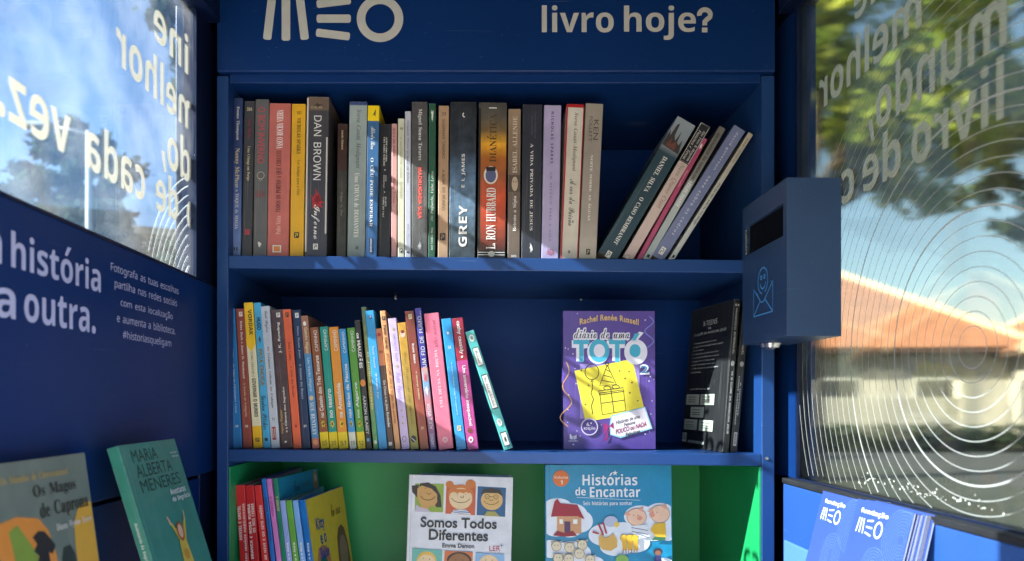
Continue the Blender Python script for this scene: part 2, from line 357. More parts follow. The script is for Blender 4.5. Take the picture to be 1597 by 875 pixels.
def tree(name, label, base, height, clumps, nleaf, size, c1, c2, group=None, seed=1):
    """trunk and limbs reach every clump (x, y, z, radius); leaves fill the clumps"""
    rnd = random.Random(seed); root = empty(name, base); tag(root, label, 'tree', group)
    bm = bmesh.new(); b = Vector(base); fork = Vector((rnd.uniform(-.2, .2), rnd.uniform(-.2, .2), height * .45))
    add_cyl(bm, (0, 0, 0), fork, height * .028, height * .02, 10)
    for x, y, z, r in clumps:
        p = Vector((x, y, z)) - b; mid = fork.lerp(p, .5) + Vector((0, 0, .15 * r))
        add_cyl(bm, fork, mid, height * .012, height * .008, 7); add_cyl(bm, mid, p, height * .008, height * .002, 6)
    bm_obj('trunk', bm, BARK, root, True)
    V, Fc = [], []; tot = sum(r ** 2 for *_, r in clumps)
    for x, y, z, r in clumps:
        sub = [(Vector((rnd.gauss(0, 1), rnd.gauss(0, 1), rnd.gauss(0, .8))).normalized() * r * rnd.uniform(.35, 1)) for _ in range(max(5, int(r * 9)))]
        for _ in range(int(nleaf * r * r / tot)):
            s0 = rnd.choice(sub)
            p = Vector((x, y, z)) - b + s0 + Vector((rnd.gauss(0, .2 * r), rnd.gauss(0, .2 * r), rnd.gauss(0, .13 * r)))
            a = Vector((rnd.gauss(0, 1), rnd.gauss(0, 1), rnd.gauss(0, .6))).normalized(); c = a.orthogonal().normalized()
            c = Matrix.Rotation(rnd.uniform(0, 6.28), 3, a) @ c; s = size * rnd.uniform(.6, 1.3); n = len(V)
            V += [p - a * s, p + c * s * .5, p + a * s, p - c * s * .5]; Fc.append((n, n + 1, n + 2, n + 3))
    link('crown', mesh_from(V, Fc), leaf_mat(c1, c2), root)
    return root
tree('broadleaf_tree', 'tall sunlit yellow-green tree filling the top of the right window', (6.1, 13.6, 0), 10.5,
     [(6.4, 13, 8.6, 1.3), (7.6, 14, 7.2, 1.5), (6.9, 13.4, 6.1, 1.0), (8.5, 13, 8.9, 1.5), (9.6, 14.2, 7.9, 1.4), (8.6, 14.6, 6.1, 1.1), (10.6, 13.2, 9.2, 1.3), (6.0, 12.6, 7.3, .9), (10.9, 14.6, 7.1, 1.0), (7.0, 15, 9.9, 1.3)], 13500, .17, (100, 130, 46), (196, 198, 92), 'trees around the booth', 3)
tree('broadleaf_tree', 'dark green tree with drooping branches at the right edge of the right window', (15.6, 17.5, 0), 8.5,
     [(15.2, 17.5, 7.4, 1.3), (13.6, 17.2, 6.4, .85), (12.7, 17.4, 5.6, .6), (14.4, 17.8, 5.4, .75), (15.8, 17.5, 5.2, .9), (12.0, 17.3, 6.6, .55), (14.2, 17, 4.7, .45), (15.4, 17.2, 4.3, .5)], 7000, .15, (66, 88, 52), (136, 152, 86), 'trees around the booth', 5)
tree('broadleaf_tree', 'dark backlit tree behind the middle of the left window', (-8.9, 16.2, 0), 7.6,
     [(-8.9, 16, 6.9, .75), (-8.2, 16.2, 6.3, .75), (-9.4, 16, 6.0, .7), (-8.7, 16, 5.3, .9), (-7.9, 16.2, 5.1, .7), (-9.9, 15.8, 4.9, .8), (-7.1, 16.4, 4.6, .7), (-6.6, 16.2, 4.2, .6), (-8.6, 16, 4.3, .9)], 9000, .13, (44, 62, 52), (80, 100, 76), 'trees around the booth', 8)
tree('broadleaf_tree', 'dark tree seen in the top corner of the left window beside the bookcase', (-5.0, 14.7, 0), 9.6,
     [(-5.7, 14.2, 8.9, .6), (-5.3, 14.5, 8.0, .55), (-5.5, 14.2, 7.2, .4), (-6.2, 14.3, 9.8, .6), (-5.0, 14.3, 7.3, .5)], 4200, .13, (44, 62, 52), (80, 100, 76), 'trees around the booth', 9)

# --- house with hipped tile roof
WHITEW = paint('white_render', (182, 176, 164), .85, .06, 1.2, .1, bs=40)
def roof_mat():
    m, nt, b = new_mat('terracotta_tiles'); t = N(nt, 'ShaderNodeTexCoord'); wv = N(nt, 'ShaderNodeTexWave', Scale=2.6, Distortion=.6); nt.links.new(t.outputs['Object'], wv.inputs['Vector'])
    r = N(nt, 'ShaderNodeValToRGB'); r.color_ramp.elements[0].color = rgb((146, 94, 68)); r.color_ramp.elements[1].color = rgb((180, 122, 88))
    nt.links.new(wv.outputs['Fac'], r.inputs[0]); nt.links.new(vary(nt, r.outputs[0], .15, 2), b.inputs['Base Color']); b.inputs['Roughness'].default_value = .85; return m
ROOF = roof_mat(); DARKW = paint('dark_window_glass', (40, 46, 52), .1); TRIM = paint('pale_mortar', (214, 192, 160), .8)
def hip(bm, x0, x1, y0, y1, z0, z1, in_):
    v = [bm.verts.new(p) for p in ((x0, y0, z0), (x1, y0, z0), (x1, y1, z0), (x0, y1, z0), (x0 + in_, (y0 + y1) / 2, z1), (x1 - in_, (y0 + y1) / 2, z1))]
    for f in ((0, 1, 5, 4), (1, 2, 5), (2, 3, 4, 5), (3, 0, 4), (3, 2, 1, 0)): bm.faces.new([v[i] for i in f])
def house(loc, rz, label, L, W, hw, hr):
    h = empty('house', loc, (0, 0, rz)); tag(h, label, 'house', 'houses seen through the right window')
    box('wall', 0, L, 0, W, 0, hw, WHITEW, h, 0)
    bm = bmesh.new(); hip(bm, -.7, L + .7, -.7, W + .7, hw + .02, hr, W / 2 + .7); rf = bm_obj('roof', bm, ROOF, h)
    bm = bmesh.new(); i = W / 2 + .7; A, B = Vector((-.7 + i, W / 2, hr)), Vector((L + .7 - i, W / 2, hr))
    for p, q in ((A, B), (A, (-.7, -.7, hw + .05)), (A, (-.7, W + .7, hw + .05)), (B, (L + .7, -.7, hw + .05)), (B, (L + .7, W + .7, hw + .05))): add_cyl(bm, p, q, .17, n=8)
    bm_obj('ridge_cap', bm, TRIM, rf)
    box('eaves_board', -.66, L + .66, -.66, W + .66, hw - .16, hw - .01, paint('brown_eaves', (86, 66, 52), .8), h, 0)
    for k in range(int(L // 3.2)):
        x = 1.1 + k * 3.2; fr = box('window', x - .08, x + 1.28, -.05, -.005, .92, 2.28, paint('white_frame', (225, 222, 215), .6), h, 0)
        box('pane', x, x + 1.2, -.06, -.052, 1.0, 2.2, DARKW, fr, 0)
    return h
hs = house((8.2, 27.4, 0), R(-7), 'long low white house with orange tiled hip roof beyond the road', 10.6, 8.5, 3.3, 6.7)
house((18.4, 24.4, 0), R(-14), 'smaller white house with orange roof at the right end of the long house', 8, 7, 3.1, 5.6)
pr = empty('garden_wall', (10.5, 23.2, 0)); tag(pr, 'low white garden wall with square pillars in front of the long house', 'wall')
box('wall', 0, 4.6, 0, .25, 0, 1.55, WHITEW, pr, .01)
for x in (4.6, 6.4): box('pillar', x, x + .55, -.1, .4, 0, 2.1, WHITEW, pr, .01)
hg = []
rnd = random.Random(4)
for i in range(7000):
    p = Vector((rnd.uniform(8, 24), 20.6 + rnd.uniform(0, 1.1), rnd.random() ** .7 * (.6 + .2 * math.sin(i)))); a = Vector((rnd.gauss(0, 1), rnd.gauss(0, 1), rnd.gauss(0, 1))).normalized() * .1; c = a.orthogonal() * .5; hg.append((p - a, p + c, p + a, p - c))
ho = link('hedge', mesh_from([q for f in hg for q in f], [tuple(range(4 * i, 4 * i + 4)) for i in range(len(hg))]), leaf_mat((30, 44, 30), (62, 80, 52)))
tag(ho, 'low dark clipped hedge in front of the white garden wall', 'hedge')

# --- left side: pale building and lamp post
bl = empty('apartment_block', (-21, 27, 0), (0, 0, R(24))); tag(bl, 'pale apartment block low in the left window behind the dark tree', 'building')
box('wall', 0, 13, 0, 8, 0, 8.2, WHITEW, bl, 0); box('roof', -.3, 13.3, -.3, 8.3, 8.205, 8.5, TRIM, bl, 0)
for fz in (1, 3.6, 6.2):
    for k in range(5): box('window', .9 + k * 2.5, 2.2 + k * 2.5, -.04, -.003, fz, fz + 1.4, DARKW, bl, 0)
lp = empty('street_lamp', (-7.4, 14.2, 0)); tag(lp, 'slim pale grey street lamp post behind the left window', 'street lamp')
bm = bmesh.new(); add_cyl(bm, (0, 0, 0), (0, 0, 6.6), .075, .05, 12); bm_obj('post', bm, paint('galvanised_steel', (170, 172, 172), .5), lp, True)
bm = bmesh.new(); add_cyl(bm, (0, 0, 6.55), (-.75, 0, 6.7), .035, .03, 8); bm_obj('arm', bm, paint('galvanised_steel', (170, 172, 172), .5), lp, True)
bm = bmesh.new(); add_box(bm, -1.25, -.7, -.12, .12, 6.66, 6.76, .03); bm_obj('lamp_head', bm, paint('galvanised_steel', (170, 172, 172), .5), lp)

# ------------------------------------------------------------------ booth
XL, XR = -.42, .49
Y0, Y1 = .36, 1.52
Z = lambda z: H + z
booth = empty('library_booth', (0, .95, 0)); tag(booth, 'dark blue street library booth with printed windows around the bookcase', 'booth')
def B(name, *a, mat=NAVY, parent=booth, bev=.0015):
    x0, x1, y0, y1, z0, z1 = a
    o = box(name, x0, x1, y0 - .95, y1 - .95, z0, z1, mat, None, bev); o.parent = parent; return o
T = .03
B('floor', XL - T, XR + T, Y0, Y1 + T, .0045, .06, mat=NAVY_D)
B('roof', XL - T, XR + T, Y0, Y1 + T, Z(.74), Z(.80), mat=NAVY_D)
B('back_wall', XL - T, XR + T, Y1, Y1 + T, .062, Z(.738), mat=NAVY_D)
B('added_jamb', XL - T, -.345, Y0 - .03, Y0 - .0005, .0045, Z(.80), mat=NAVY_D)  # unseen front surround, added to cut the sky light inside
B('added_jamb', .415, XR + T, Y0 - .03, Y0 - .0005, .0045, Z(.80), mat=NAVY_D)
B('added_lintel', -.3445, .4145, Y0 - .03, Y0 - .0005, Z(.39), Z(.80), mat=NAVY_D)  # added with the jambs to darken the top of the bookcase
# left wall: window from y .50 to 1.10, z .183 to .61
WL = dict(y0=.385, y1=1.112, z0=.183, z1=.592); WR = dict(y0=.385, y1=1.135, z0=-.119, z1=.605)
lw = B('side_wall', XL - T, XL, Y0, Y1 - .002, Z(-.112), Z(.183))
B('side_wall', XL - T, XL - .0205, Y0, 1.150, .062, Z(-.1125), mat=NAVY_D)
B('base_panel', XL - .02, XL - .008, Y0, 1.150, .062, Z(-.119), mat=NAVY)
B('side_wall', XL - T, XL - .008, 1.1505, Y1 - .002, .062, Z(-.113), mat=NAVY_D)
B('side_wall', XR + .008, XR + T, 1.1575, Y1 - .002, .062, Z(-.121), mat=NAVY_D)
B('header_panel', XL - T, XL, Y0, Y1 - .002, Z(.592), Z(.738), mat=NAVY_D)
B('corner_post', XL - T, XL + .001, 1.112, Y1 - .002, Z(.1835), Z(.5915), mat=NAVY_D)
B('corner_post', XL - T, XL, Y0, .385, Z(.1835), Z(.5915), mat=NAVY_D)
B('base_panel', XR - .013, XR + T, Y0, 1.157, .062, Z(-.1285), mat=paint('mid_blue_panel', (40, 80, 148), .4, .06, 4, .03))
B('header_panel', XR, XR + T, Y0, Y1 - .002, Z(.605), Z(.738), mat=NAVY_D)
B('corner_post', XR, XR + T, 1.135, Y1 - .002, Z(-.12), Z(.6045), mat=NAVY)
B('corner_post', XR, XR + T, Y0, .385, Z(-.12), Z(.6045), mat=NAVY_D)
B('ceiling_trim', XL, XL + .022, Y0, 1.155, Z(.586), Z(.62), mat=NAVY_D)
B('ceiling_trim', XR - .022, XR, Y0, 1.155, Z(.600), Z(.63), mat=NAVY_D)

def window(X, sgn, w, gm, lbl):
    """sgn: +1 when the inside of the booth is towards +x"""
    fr = bmesh.new(); t = .008; a, b = (X - .016, X + .0025) if sgn > 0 else (X - .0025, X + .016)
    y0, y1, z0, z1 = w['y0'] - .95, w['y1'] - .95, Z(w['z0']), Z(w['z1'])
    add_box(fr, a, b, y0, y1, z1 - .006, z1 + .002); add_box(fr, a, b, y0, y1, z0 - .002, z0 + .0015)
    add_box(fr, a, b, y1 - .0035, y1 + .002, z0 + .002, z1 - .007); add_box(fr, a, b, y0 - .002, y0 + .012, z0 + .002, z1 - .007)
    f = bm_obj('window', fr, NAVY_D, booth); tag(f, lbl)
    xp = X - sgn * .006
    bm = bmesh.new(); add_box(bm, min(xp, xp + sgn * .004), max(xp, xp + sgn * .004), y0 + .001, y1 - .0005, z0 + .0005, z1 - .0005); bm_obj('pane', bm, gm, f)
    # print plane seen from inside: right of the reader is +y on the left wall, -y on the right wall
    return f, xp
GL = glass('clear_glass', .2, (222, 231, 239), amp=.00006, fy=500, fz=18); GR = glass('rippled_glass', .88, (206, 210, 204), amp=.00003, fy=600, fz=18)
fl, xl = window(XL, 1, WL, GL, 'left window with mirrored cream lettering')
fr_, xr = window(XR, -1, WR, GR, 'right window with mirrored grey lettering and fine rings')

def left_plane(x, parent): return Plane2((x, -.95, H), (0, 1, 0), (0, 0, -1), (1, 0, 0))     # u = depth, v = -z
def right_plane(x, parent): return Plane2((x, -.95, H), (0, 1, 0), (0, 0, -1), (-1, 0, 0))
pl = left_plane(xl - .0015, fl); pl.n = Vector((-1, 0, 0)); pl.step = .00002
k = 1.016
for t, u0, u1, base, top in (('bine', .970, 1.136, .474, .532), ('melhor', .8685, 1.1075, .395, .453), ('do,', .994, 1.093, .309, .380), ('o de cada vez.', .653, 1.114, .2515, .309)):
    pl.text('window_lettering', t, 'S', None, (u0 * k, u1 * k, -top * k, -base * k), fl, mirror=True, mat=FILM)
pr_ = Plane2((XR + .0014, -.95, H), (0, 1, 0), (0, 0, -1), (-1, 0, 0)); pr_.step = .00002
po_ = Plane2((xr + .0015, -.95, H), (0, 1, 0), (0, 0, -1), (1, 0, 0)); po_.step = .00002     # lettering on the street side, rings on the inside
def rt(t, uL, uR, base, top): po_.text('window_lettering', t, 'S', None, (uR * k, uL * k, -top * k, -base * k), fr_, mirror=False, mat=FILM_R)
rt('e', .963, .929, .49, .534); rt('n', .922, .886, .49, .533); rt('o', .879, .842, .49, .534); rt('melhor', 1.060, .817, .412, .470); rt('mundo,', .928, .686, .320, .396); rt('livro', .836, .690, .262, .322); rt('de', .942, .857, .262, .322); rt('c', .997, .963, .2615, .306)

def arcs(pl, parent, cy, cz, radii, w, bold):
    for lot, wd in ((([r for i, r in enumerate(radii) if i not in bold]), .0008), (([radii[i] for i in bold]), .002)):
        V, Fc = [], []
        for r in lot:
            if wd > .001: V, Fc = [], []
            n = int(40 + r * 420)
            for i in range(n):
                a0, a1 = 2 * math.pi * i / n, 2 * math.pi * (i + 1) / n; q = []
                for a, rr in ((a0, r - wd / 2), (a1, r - wd / 2), (a1, r + wd / 2), (a0, r + wd / 2)): q.append((cy + rr * math.cos(a), cz + rr * math.sin(a)))
                if all(w['y0'] + .012 < y < w['y1'] - .004 and w['z0'] + .002 < z < w['z1'] - .007 for y, z in q):
                    k = len(V); V += [(y, -z) for y, z in q]; Fc.append((k, k + 1, k + 2, k + 3))
            if wd > .001 and Fc: pl.emit('bold_ring_line', V, Fc, None, parent, mat=LINE)
        if wd < .001: pl.emit('ring_lines', V, Fc, None, parent, mat=LINE)
arcs(pr_, fr_, .737, .053, [.021 + .0145 * k for k in range(27)], WR, (8, 15))
arcs(pl, fl, 1.20, .105, [.085 + .0125 * k for k in range(14)], WL, (4,))

# gasket along the right window sill, with grime
bm = bmesh.new(); add_box(bm, XR - .0155, XR + .002, Y0 - .95, 1.157 - .95, Z(-.128), Z(-.1195), .002); bm_obj('sill_gasket', bm, RUBBER, booth)
gp = Plane2((XR - .0005, -.95, H), (0, 1, 0), (0, 0, -1), (-1, 0, 0)); rnd = random.Random(2); sp = []
for i in range(70):
    y = rnd.choice((.80, .84, .88, .72, .76, .93)) + rnd.gauss(0, .014); z = -.105 + abs(rnd.gauss(0, .006)); r = rnd.uniform(.0006, .0017)
    sp.append([(y + r * rnd.uniform(.6, 1.6) * math.cos(a), -z + r * rnd.uniform(.5, 1.2) * math.sin(a)) for a in (0, 1, 2.1, 3.1, 4.2, 5.2)])
gp.multi('dirt_specks', sp, (210, 208, 196), fr_)

# printed text on the left panel
lp_ = left_plane(XL, lw); C1 = (196, 200, 232)
lp_.text('panel_lettering', 'história', 'S', C1, (.671, .831, -.158, -.1205), lw); lp_.text('panel_lettering', 'a', 'S', C1, (.630, .6575, -.148, -.1205), lw)
lp_.text('panel_lettering', 'outra.', 'S', C1, (.690, .8195, -.1055, -.0735), lw); lp_.text('panel_lettering', 'a', 'S', C1, (.648, .677, -.1005, -.0735), lw)
for t, a, b, z in (('Fotografa as tuas escolhas', .853, 1.047, .1495), ('partilha nas redes sociais', .8617, 1.041, .1315), ('com esta localização', .876, 1.0257, .1115), ('e aumenta a biblioteca.', .867, 1.0344, .0922), ('#historiasqueligam', .881, 1.0207, .0739)):
    up = .0098 if t[0] != 'e' else .0098; dn = .0028 if any(c in 'gpqç' for c in t) else .0001
    lp_.text('panel_lettering', t, 'T', C1, (a, b, -z - up, -z + dn), lw)

# left rack ledge and right brochure tray
B('book_ledge', XL - .0075, XL + .105, .50, 1.14, Z(-.302), Z(-.29), mat=NAVY)
bh = empty('brochure_holder', (XR - .013, .9, Z(-.34))); tag(bh, 'light blue wall holder behind the stacked blue brochures on the right', 'brochure holder')
LB = paint('light_blue_paint', (84, 128, 186), .35)
def BH(n, x0, x1, y0, y1, z0, z1): return box(n, x0 - bh.location.x, x1 - bh.location.x, y0 - .9, y1 - .9, z0 - bh.location.z, z1 - bh.location.z, LB, bh, .002)
BH('tray', .37, .476, .72, 1.066, Z(-.34), Z(-.334)); BH('end_plate', .440, .444, .9886, 1.066, Z(-.3335), Z(-.199)); BH('front_lip', .366, .3695, .72, 1.066, Z(-.34), Z(-.31))

# ------------------------------------------------------------------ bookcase
D = 1.16; X0, X1 = (338 - VX) / 1000, (1208 - VX) / 1000; XI0, XI1 = (356 - VX) / 1000, (1188 - VX) / 1000; YB = 1.478
bc = empty('bookcase', (0, D, .062)); tag(bc, 'built-in navy bookcase with green lower bay, full of books', 'bookcase')
def K(name, x0, x1, y0, y1, z0, z1, mat=NAVY, parent=bc, bev=.0012, rot=0):
    o = box(name, x0, x1, y0 - D, y1 - D, z0 - .062, z1 - .062, mat, None, bev); o.parent = parent; return o
K('back_panel', XI0, XI1, YB, YB + .015, .062, Z(.62), mat=NAVY_B)
for a, b in ((X0, XI0), (XI1, X1)): K('side_panel', a, b, D, YB + .015, .062, Z(.507), mat=NAVY_LIT)
K('top_board', XI0 + .0005, XI1 - .0005, D + .004, YB - .001, Z(.497), Z(.512))
head = K('header_board', X0 + .002, X1 - .001, D - .006, D + .012, Z(.5105), Z(.735), bev=.002)
def shelf(zl, zr, th):
    bm = bmesh.new(); add_box(bm, XI0 + .0004, XI1 - .0004, 0, YB - D - .0005, -th, 0, .0014)
    for v in bm.verts: v.co.z += zl + (zr - zl) * (v.co.x - XI0) / (XI1 - XI0) + H - .062
    return bm_obj('shelf', bm, NAVY_LIT, bc)
S1 = (.227, .2195); S2 = (-.0755, -.083); S3 = (-.405, -.405)
shelf(*S1, .0205); shelf(*S2, .019); shelf(*S3, .02)
def sz(S, x): return S[0] + (S[1] - S[0]) * (x - XI0) / (XI1 - XI0)
K('green_lining', XI0 + .003, XI1 - .003, YB - .004, YB - .001, Z(-.404), Z(-.1035), mat=GREEN, bev=0)
for a in (XI0 + .0005, XI1 - .003): K('green_lining', a, a + .0025, D + .002, YB - .0045, Z(-.404), Z(-.1035), mat=GREEN, bev=0)
bm = bmesh.new()
for px, py in ((617, 466), (906, 467), (1196, 715)):
    p = P(px, py, D - .001 if px > 1100 else YB - .001); add_cyl(bm, (p.x, p.y - D + .001, p.z - .062), (p.x, p.y - D - .0015, p.z - .062), .0028, .0022, 10)
bm_obj('screw', bm, METAL, bc)
# header lettering and logo (photo pixels at the header's face)
dh = D - .006; hp = Plane2((0, -.006, H - .062), (1, 0, 0), (0, 0, -1), (0, -1, 0))
def hx(px): return (px - VX) * dh / F
def hy(py): return (py - VY) * dh / F
CH = (196, 194, 186)
def bar(ax, ay, bx, by, wd, n=5):
    dx, dy = bx - ax, by - ay; l = math.hypot(dx, dy); dx, dy = dx / l, dy / l; nx, ny = -dy, dx; r = wd / 2; c = 2.2; out = []
    for ex, ey, s in ((bx, by, 1), (ax, ay, -1)):
        for k in range(-3, 4):
            t = k / 3 * s; bulge = math.sqrt(max(0, 1 - abs(t) ** 3)) * c
            out.append((ex + nx * r * -t * 1 + dx * s * bulge * 1, ey + ny * r * -t + dy * s * bulge))
    return [(hx(x), hy(y)) for x, y in out]
hp.multi('logo', [bar(416.8, 60, 426, -18, 13), bar(446, 61.5, 446, -18, 13.4), bar(475.3, 60, 466, -18, 13),
                  bar(496, 6.5, 545, .5, 12.5), bar(496, 29.2, 545, 29.2, 13), bar(495, 51, 543.5, 57, 12.5)], CH, head)
V, Fc = [], []
for i in range(64):
    a = 2 * math.pi * i / 64
    for r in (36.3, 22.9): V.append((hx(592.7 + r * math.cos(a)), hy(29.5 + r * math.sin(a))))
    k = 2 * i; n = (k + 2) % 128; Fc.append((k, k + 1, n + 1, n))
hp.emit('logo', V, Fc, CH, head)
hp.text('header_lettering', 'livro', 'S', CH, (hx(845), hx(957), hy(8.5), hy(51)), head)
hp.text('header_lettering', 'hoje', 'S', CH, (hx(973), hx(1085), hy(9), hy(62.5)), head)
q = [ring(1099, 23, 8.5, 14, 7.5, 165, 360) + [(1107, 27), (1102, 31), (1099, 34), (1099, 40)]]
hp.strokes('header_lettering', [[(hx(a), hy(b)) for a, b in l] for l in q], .0075, CH, head); hp.rect('header_lettering', hx(1094.5), hx(1103), hy(43.5), hy(51), CH, head)

# ------------------------------------------------------------------ books
INK = {'w': (232, 228, 220), 'k': (34, 32, 34), 'c': (222, 205, 160), 'r': (176, 40, 46), 'g': (120, 120, 118), 'y': (236, 200, 50), 'o': (232, 140, 60), 'b': (40, 70, 130), 'l': (176, 190, 214)}
def ink(c): return INK[c] if isinstance(c, str) else c
def book_body(root, w, L, dep, mat, t=.0009, inset=0.0004, hard=False, bow=0.0):
    r = min(.0013, w * .25); n = 4
    prof = [(0, dep)] + [(r - r * math.cos(a), r - r * math.sin(a)) for a in (math.pi / 2 * i / n for i in range(n + 1))]
    if bow: prof += [(r + (w - 2 * r) * i / 6, -bow * math.sin(math.pi * i / 6)) for i in range(1, 6)]
    prof += [(w - r + r * math.sin(a), r - r * math.cos(a)) for a in (math.pi / 2 * i / n for i in range(n + 1))]
    prof += [(w, dep), (w - t, dep), (w - t, t + r * .5), (t, t + r * .5), (t, dep)]
    k = len(prof); V = [(u, y, 0) for u, y in prof] + [(u, y, L) for u, y in prof]
    Fc = [(i, (i + 1) % k, k + (i + 1) % k, k + i) for i in range(k)] + [tuple(range(k)), tuple(range(2 * k - 1, k - 1, -1))]
    bm = bmesh.new(); me = mesh_from(V, Fc); bm.from_mesh(me)
    cov = bm_obj('cover', bm, mat, root)
    bm = bmesh.new(); add_box(bm, t + .0002, w - t - .0002, t + r * .5 + .0002, dep - (.003 if hard else .0008), inset + (.002 if hard else 0), L - inset - (.003 if hard else 0)); bm_obj('pages', bm, pages_mat(), root)
    return cov
def decorate(face, w, L, v_of, deco, cov):
    for d in deco:
        k = d[0]
        if k == 't':
            _, name, s, st, c, rot, Ya, Yb, u0, u1 = d[:10]
            face.text(name, s, st, ink(c), (u0 * w, u1 * w, v_of(Ya), v_of(Yb)), cov, rot, d[10] if len(d) > 10 else 0)
        elif k == 'r': _, name, c, Ya, Yb, u0, u1 = d; face.rect(name, u0 * w, u1 * w, v_of(Ya), v_of(Yb), ink(c), cov)
        elif k == 'e': _, name, c, Ya, Yb, u0, u1 = d; face.ell(name, (u0 + u1) / 2 * w, (v_of(Ya) + v_of(Yb)) / 2, (u1 - u0) / 2 * w, (v_of(Yb) - v_of(Ya)) / 2, ink(c), cov)
        elif k == 'p': _, name, c, pts = d; face.poly(name, [(a * w, v_of(b)) for a, b in pts], ink(c), cov)
        elif k == 'l': _, name, c, wd, lines = d; face.strokes(name, [[(a * w, v_of(b)) for a, b in l] for l in lines], wd, ink(c), cov)
        elif k == 'm':                                                 # small publisher square with a sign inside
            _, c, c2, Ya, Yb, u0, u1 = d
            face.rect('publisher_mark', u0 * w, u1 * w, v_of(Ya), v_of(Yb), ink(c), cov)
            um = (u0 + u1) / 2; du = (u1 - u0); y = lambda f: v_of(Ya + (Yb - Ya) * f)
            face.strokes('publisher_mark', [[((u0 + .25 * du) * w, y(.2)), ((u0 + .75 * du) * w, y(.3)), ((u0 + .72 * du) * w, y(.55)), ((u0 + .3 * du) * w, y(.5)), ((u0 + .3 * du) * w, y(.85))]], w * du * .17, ink(c2), cov)
        elif k == 'splat':
            _, c, Ya, Yb, u0, u1, sd = d; rn = random.Random(sd); pts = []
            for i in range(26):
                a = 2 * math.pi * i / 26; rr = rn.uniform(.45, 1) if i % 2 else rn.uniform(.25, .6)
                pts.append((((u0 + u1) / 2 + rr * (u1 - u0) / 2 * math.cos(a)) * w, v_of((Ya + Yb) / 2 + rr * (Yb - Ya) / 2 * math.sin(a))))
            face.poly('cover_art', pts, ink(c), cov)
def spine_book(row, label, xb0, xb1, xt0, yt, cols, deco, d=1.184, dep=.148, rough=.36, yaw=0, wear=.5, hard=False, mottle=0, group=None, Yz=None, gap=.25):
    """a book standing with its spine to the reader; xb*/xt*/yt are photo pixels of its spine, deco heights are in the same close-up scale Yz(Y)->photo y"""
    S = {1: S1, 2: S2, 3: S3}[row]; Yz = Yz or {1: lambda Y: 140 + Y / 3.125, 2: lambda Y: 460 + Y / 3.366, 3: lambda Y: 700 + Y / 5}[row]
    s = d / F; xb0 += gap; x0 = (xb0 - VX) * s; zs = sz(S, x0); zt = (VY - yt) * s
    th = math.atan2((xt0 + gap - xb0) * s, zt - zs); w = ((xb1 - gap) - xb0) * s * math.cos(th)
    zb = zs + (w * math.sin(th) if th > 0 else 0) + .0004; th = math.atan2((xt0 + gap - xb0) * s, zt - zb); L = math.hypot((xt0 + gap - xb0) * s, zt - zb)
    root = empty('book', (x0, d, H + zb), (0, th, R(yaw)))
    tag(root, label, 'book', group or {1: 'books on the top shelf', 2: 'books on the middle shelf', 3: 'picture books in the green bay'}[row])
    if isinstance(cols, tuple): cols = [(0, cols, False), (1, cols, False)]
    else:                                                               # (Y, colour, hard) from the top down -> from the bottom up
        y1 = VY - zb / s; conv = [((y1 - Yz(Y)) / (y1 - yt), c, h) for Y, c, h in cols]; conv = sorted(conv, key=lambda q: q[0]); cols = [(min(1, max(0, p)), c, h) for p, c, h in conv]
    cov = book_body(root, w, L, dep, cover_mat(cols, rough, L, wear, mottle=mottle), hard=hard, t=.0022 if hard else .0009)
    face = Plane2((0, 0, L), (1, 0, 0), (0, 0, -1), (0, -1, 0)); yb = VY - zb / s
    v_of = lambda Y: (Yz(Y) - yt) / (yb - yt) * L
    decorate(face, w, L, v_of, deco, cov)
    return root, cov, w, L

def row1(label, *a, **k): return spine_book(1, label, *a, **k)
def tx(name, s, st, c, rot, Ya, Yb, u0=.3, u1=.72, tr=0): return ('t', name, s, st, c, rot, Ya, Yb, u0, u1, tr)
T_, A_ = 'title', 'author_name'
row1('slim book fading from navy to pale blue, first on the left of the top shelf', 360, 375, 364, 153.4, [(800, (118, 142, 196), 0), (560, (86, 110, 170), 0), (330, (50, 68, 116), 0), (45, (44, 58, 100), 0)],
     [tx(A_, 'Emma Thompson', 'R', 'w', 'D', 82, 245, .3, .68), tx(T_, 'Nanny McPhee', 'R', 'c', 'D', 285, 470, .2, .75), tx(T_, 'e o TOQUE de MAGIA', 'R', 'w', 'D', 470, 678, .3, .72), ('r', 'publisher_mark', 'k', 766, 784, .3, .42), ('r', 'publisher_mark', 'k', 766, 784, .58, .7)], mottle=.12)
row1('thin charcoal book numbered 304 with a small red mark near its foot', 376.5, 393, 381, 157.6, (58, 54, 54),
     [tx('number', '304', 'R', 'c', 'H', 86, 103, .25, .78), tx(A_, 'Torey Hayden', 'R', (150, 48, 48), 'D', 143, 240), tx(T_, 'Uma Criança em Perigo', 'R', 'c', 'D', 275, 443, .3, .66), ('m', (196, 60, 68), (58, 54, 54), 680, 706, .3, .75)])
row1('grey book with tall red capitals and a drawn balloon', 394, 416, 398, 155, (98, 94, 91),
     [tx(T_, 'O BOM INVERNO', 'N', (206, 70, 66), 'D', 84, 358, .22, .72), ('l', 'cover_art', 'c', .0006, [ring(.48, 417, .26, 20, 17), [(.36, 432), (.48, 444), (.6, 432)]]), tx(A_, 'JOÃO', 'N', 'r', 'H', 490, 503, .25, .7), tx(A_, 'TORDO', 'N', 'r', 'H', 506, 522, .15, .8), ('splat', 'w', 730, 775, .3, .65, 2)], dep=.16)
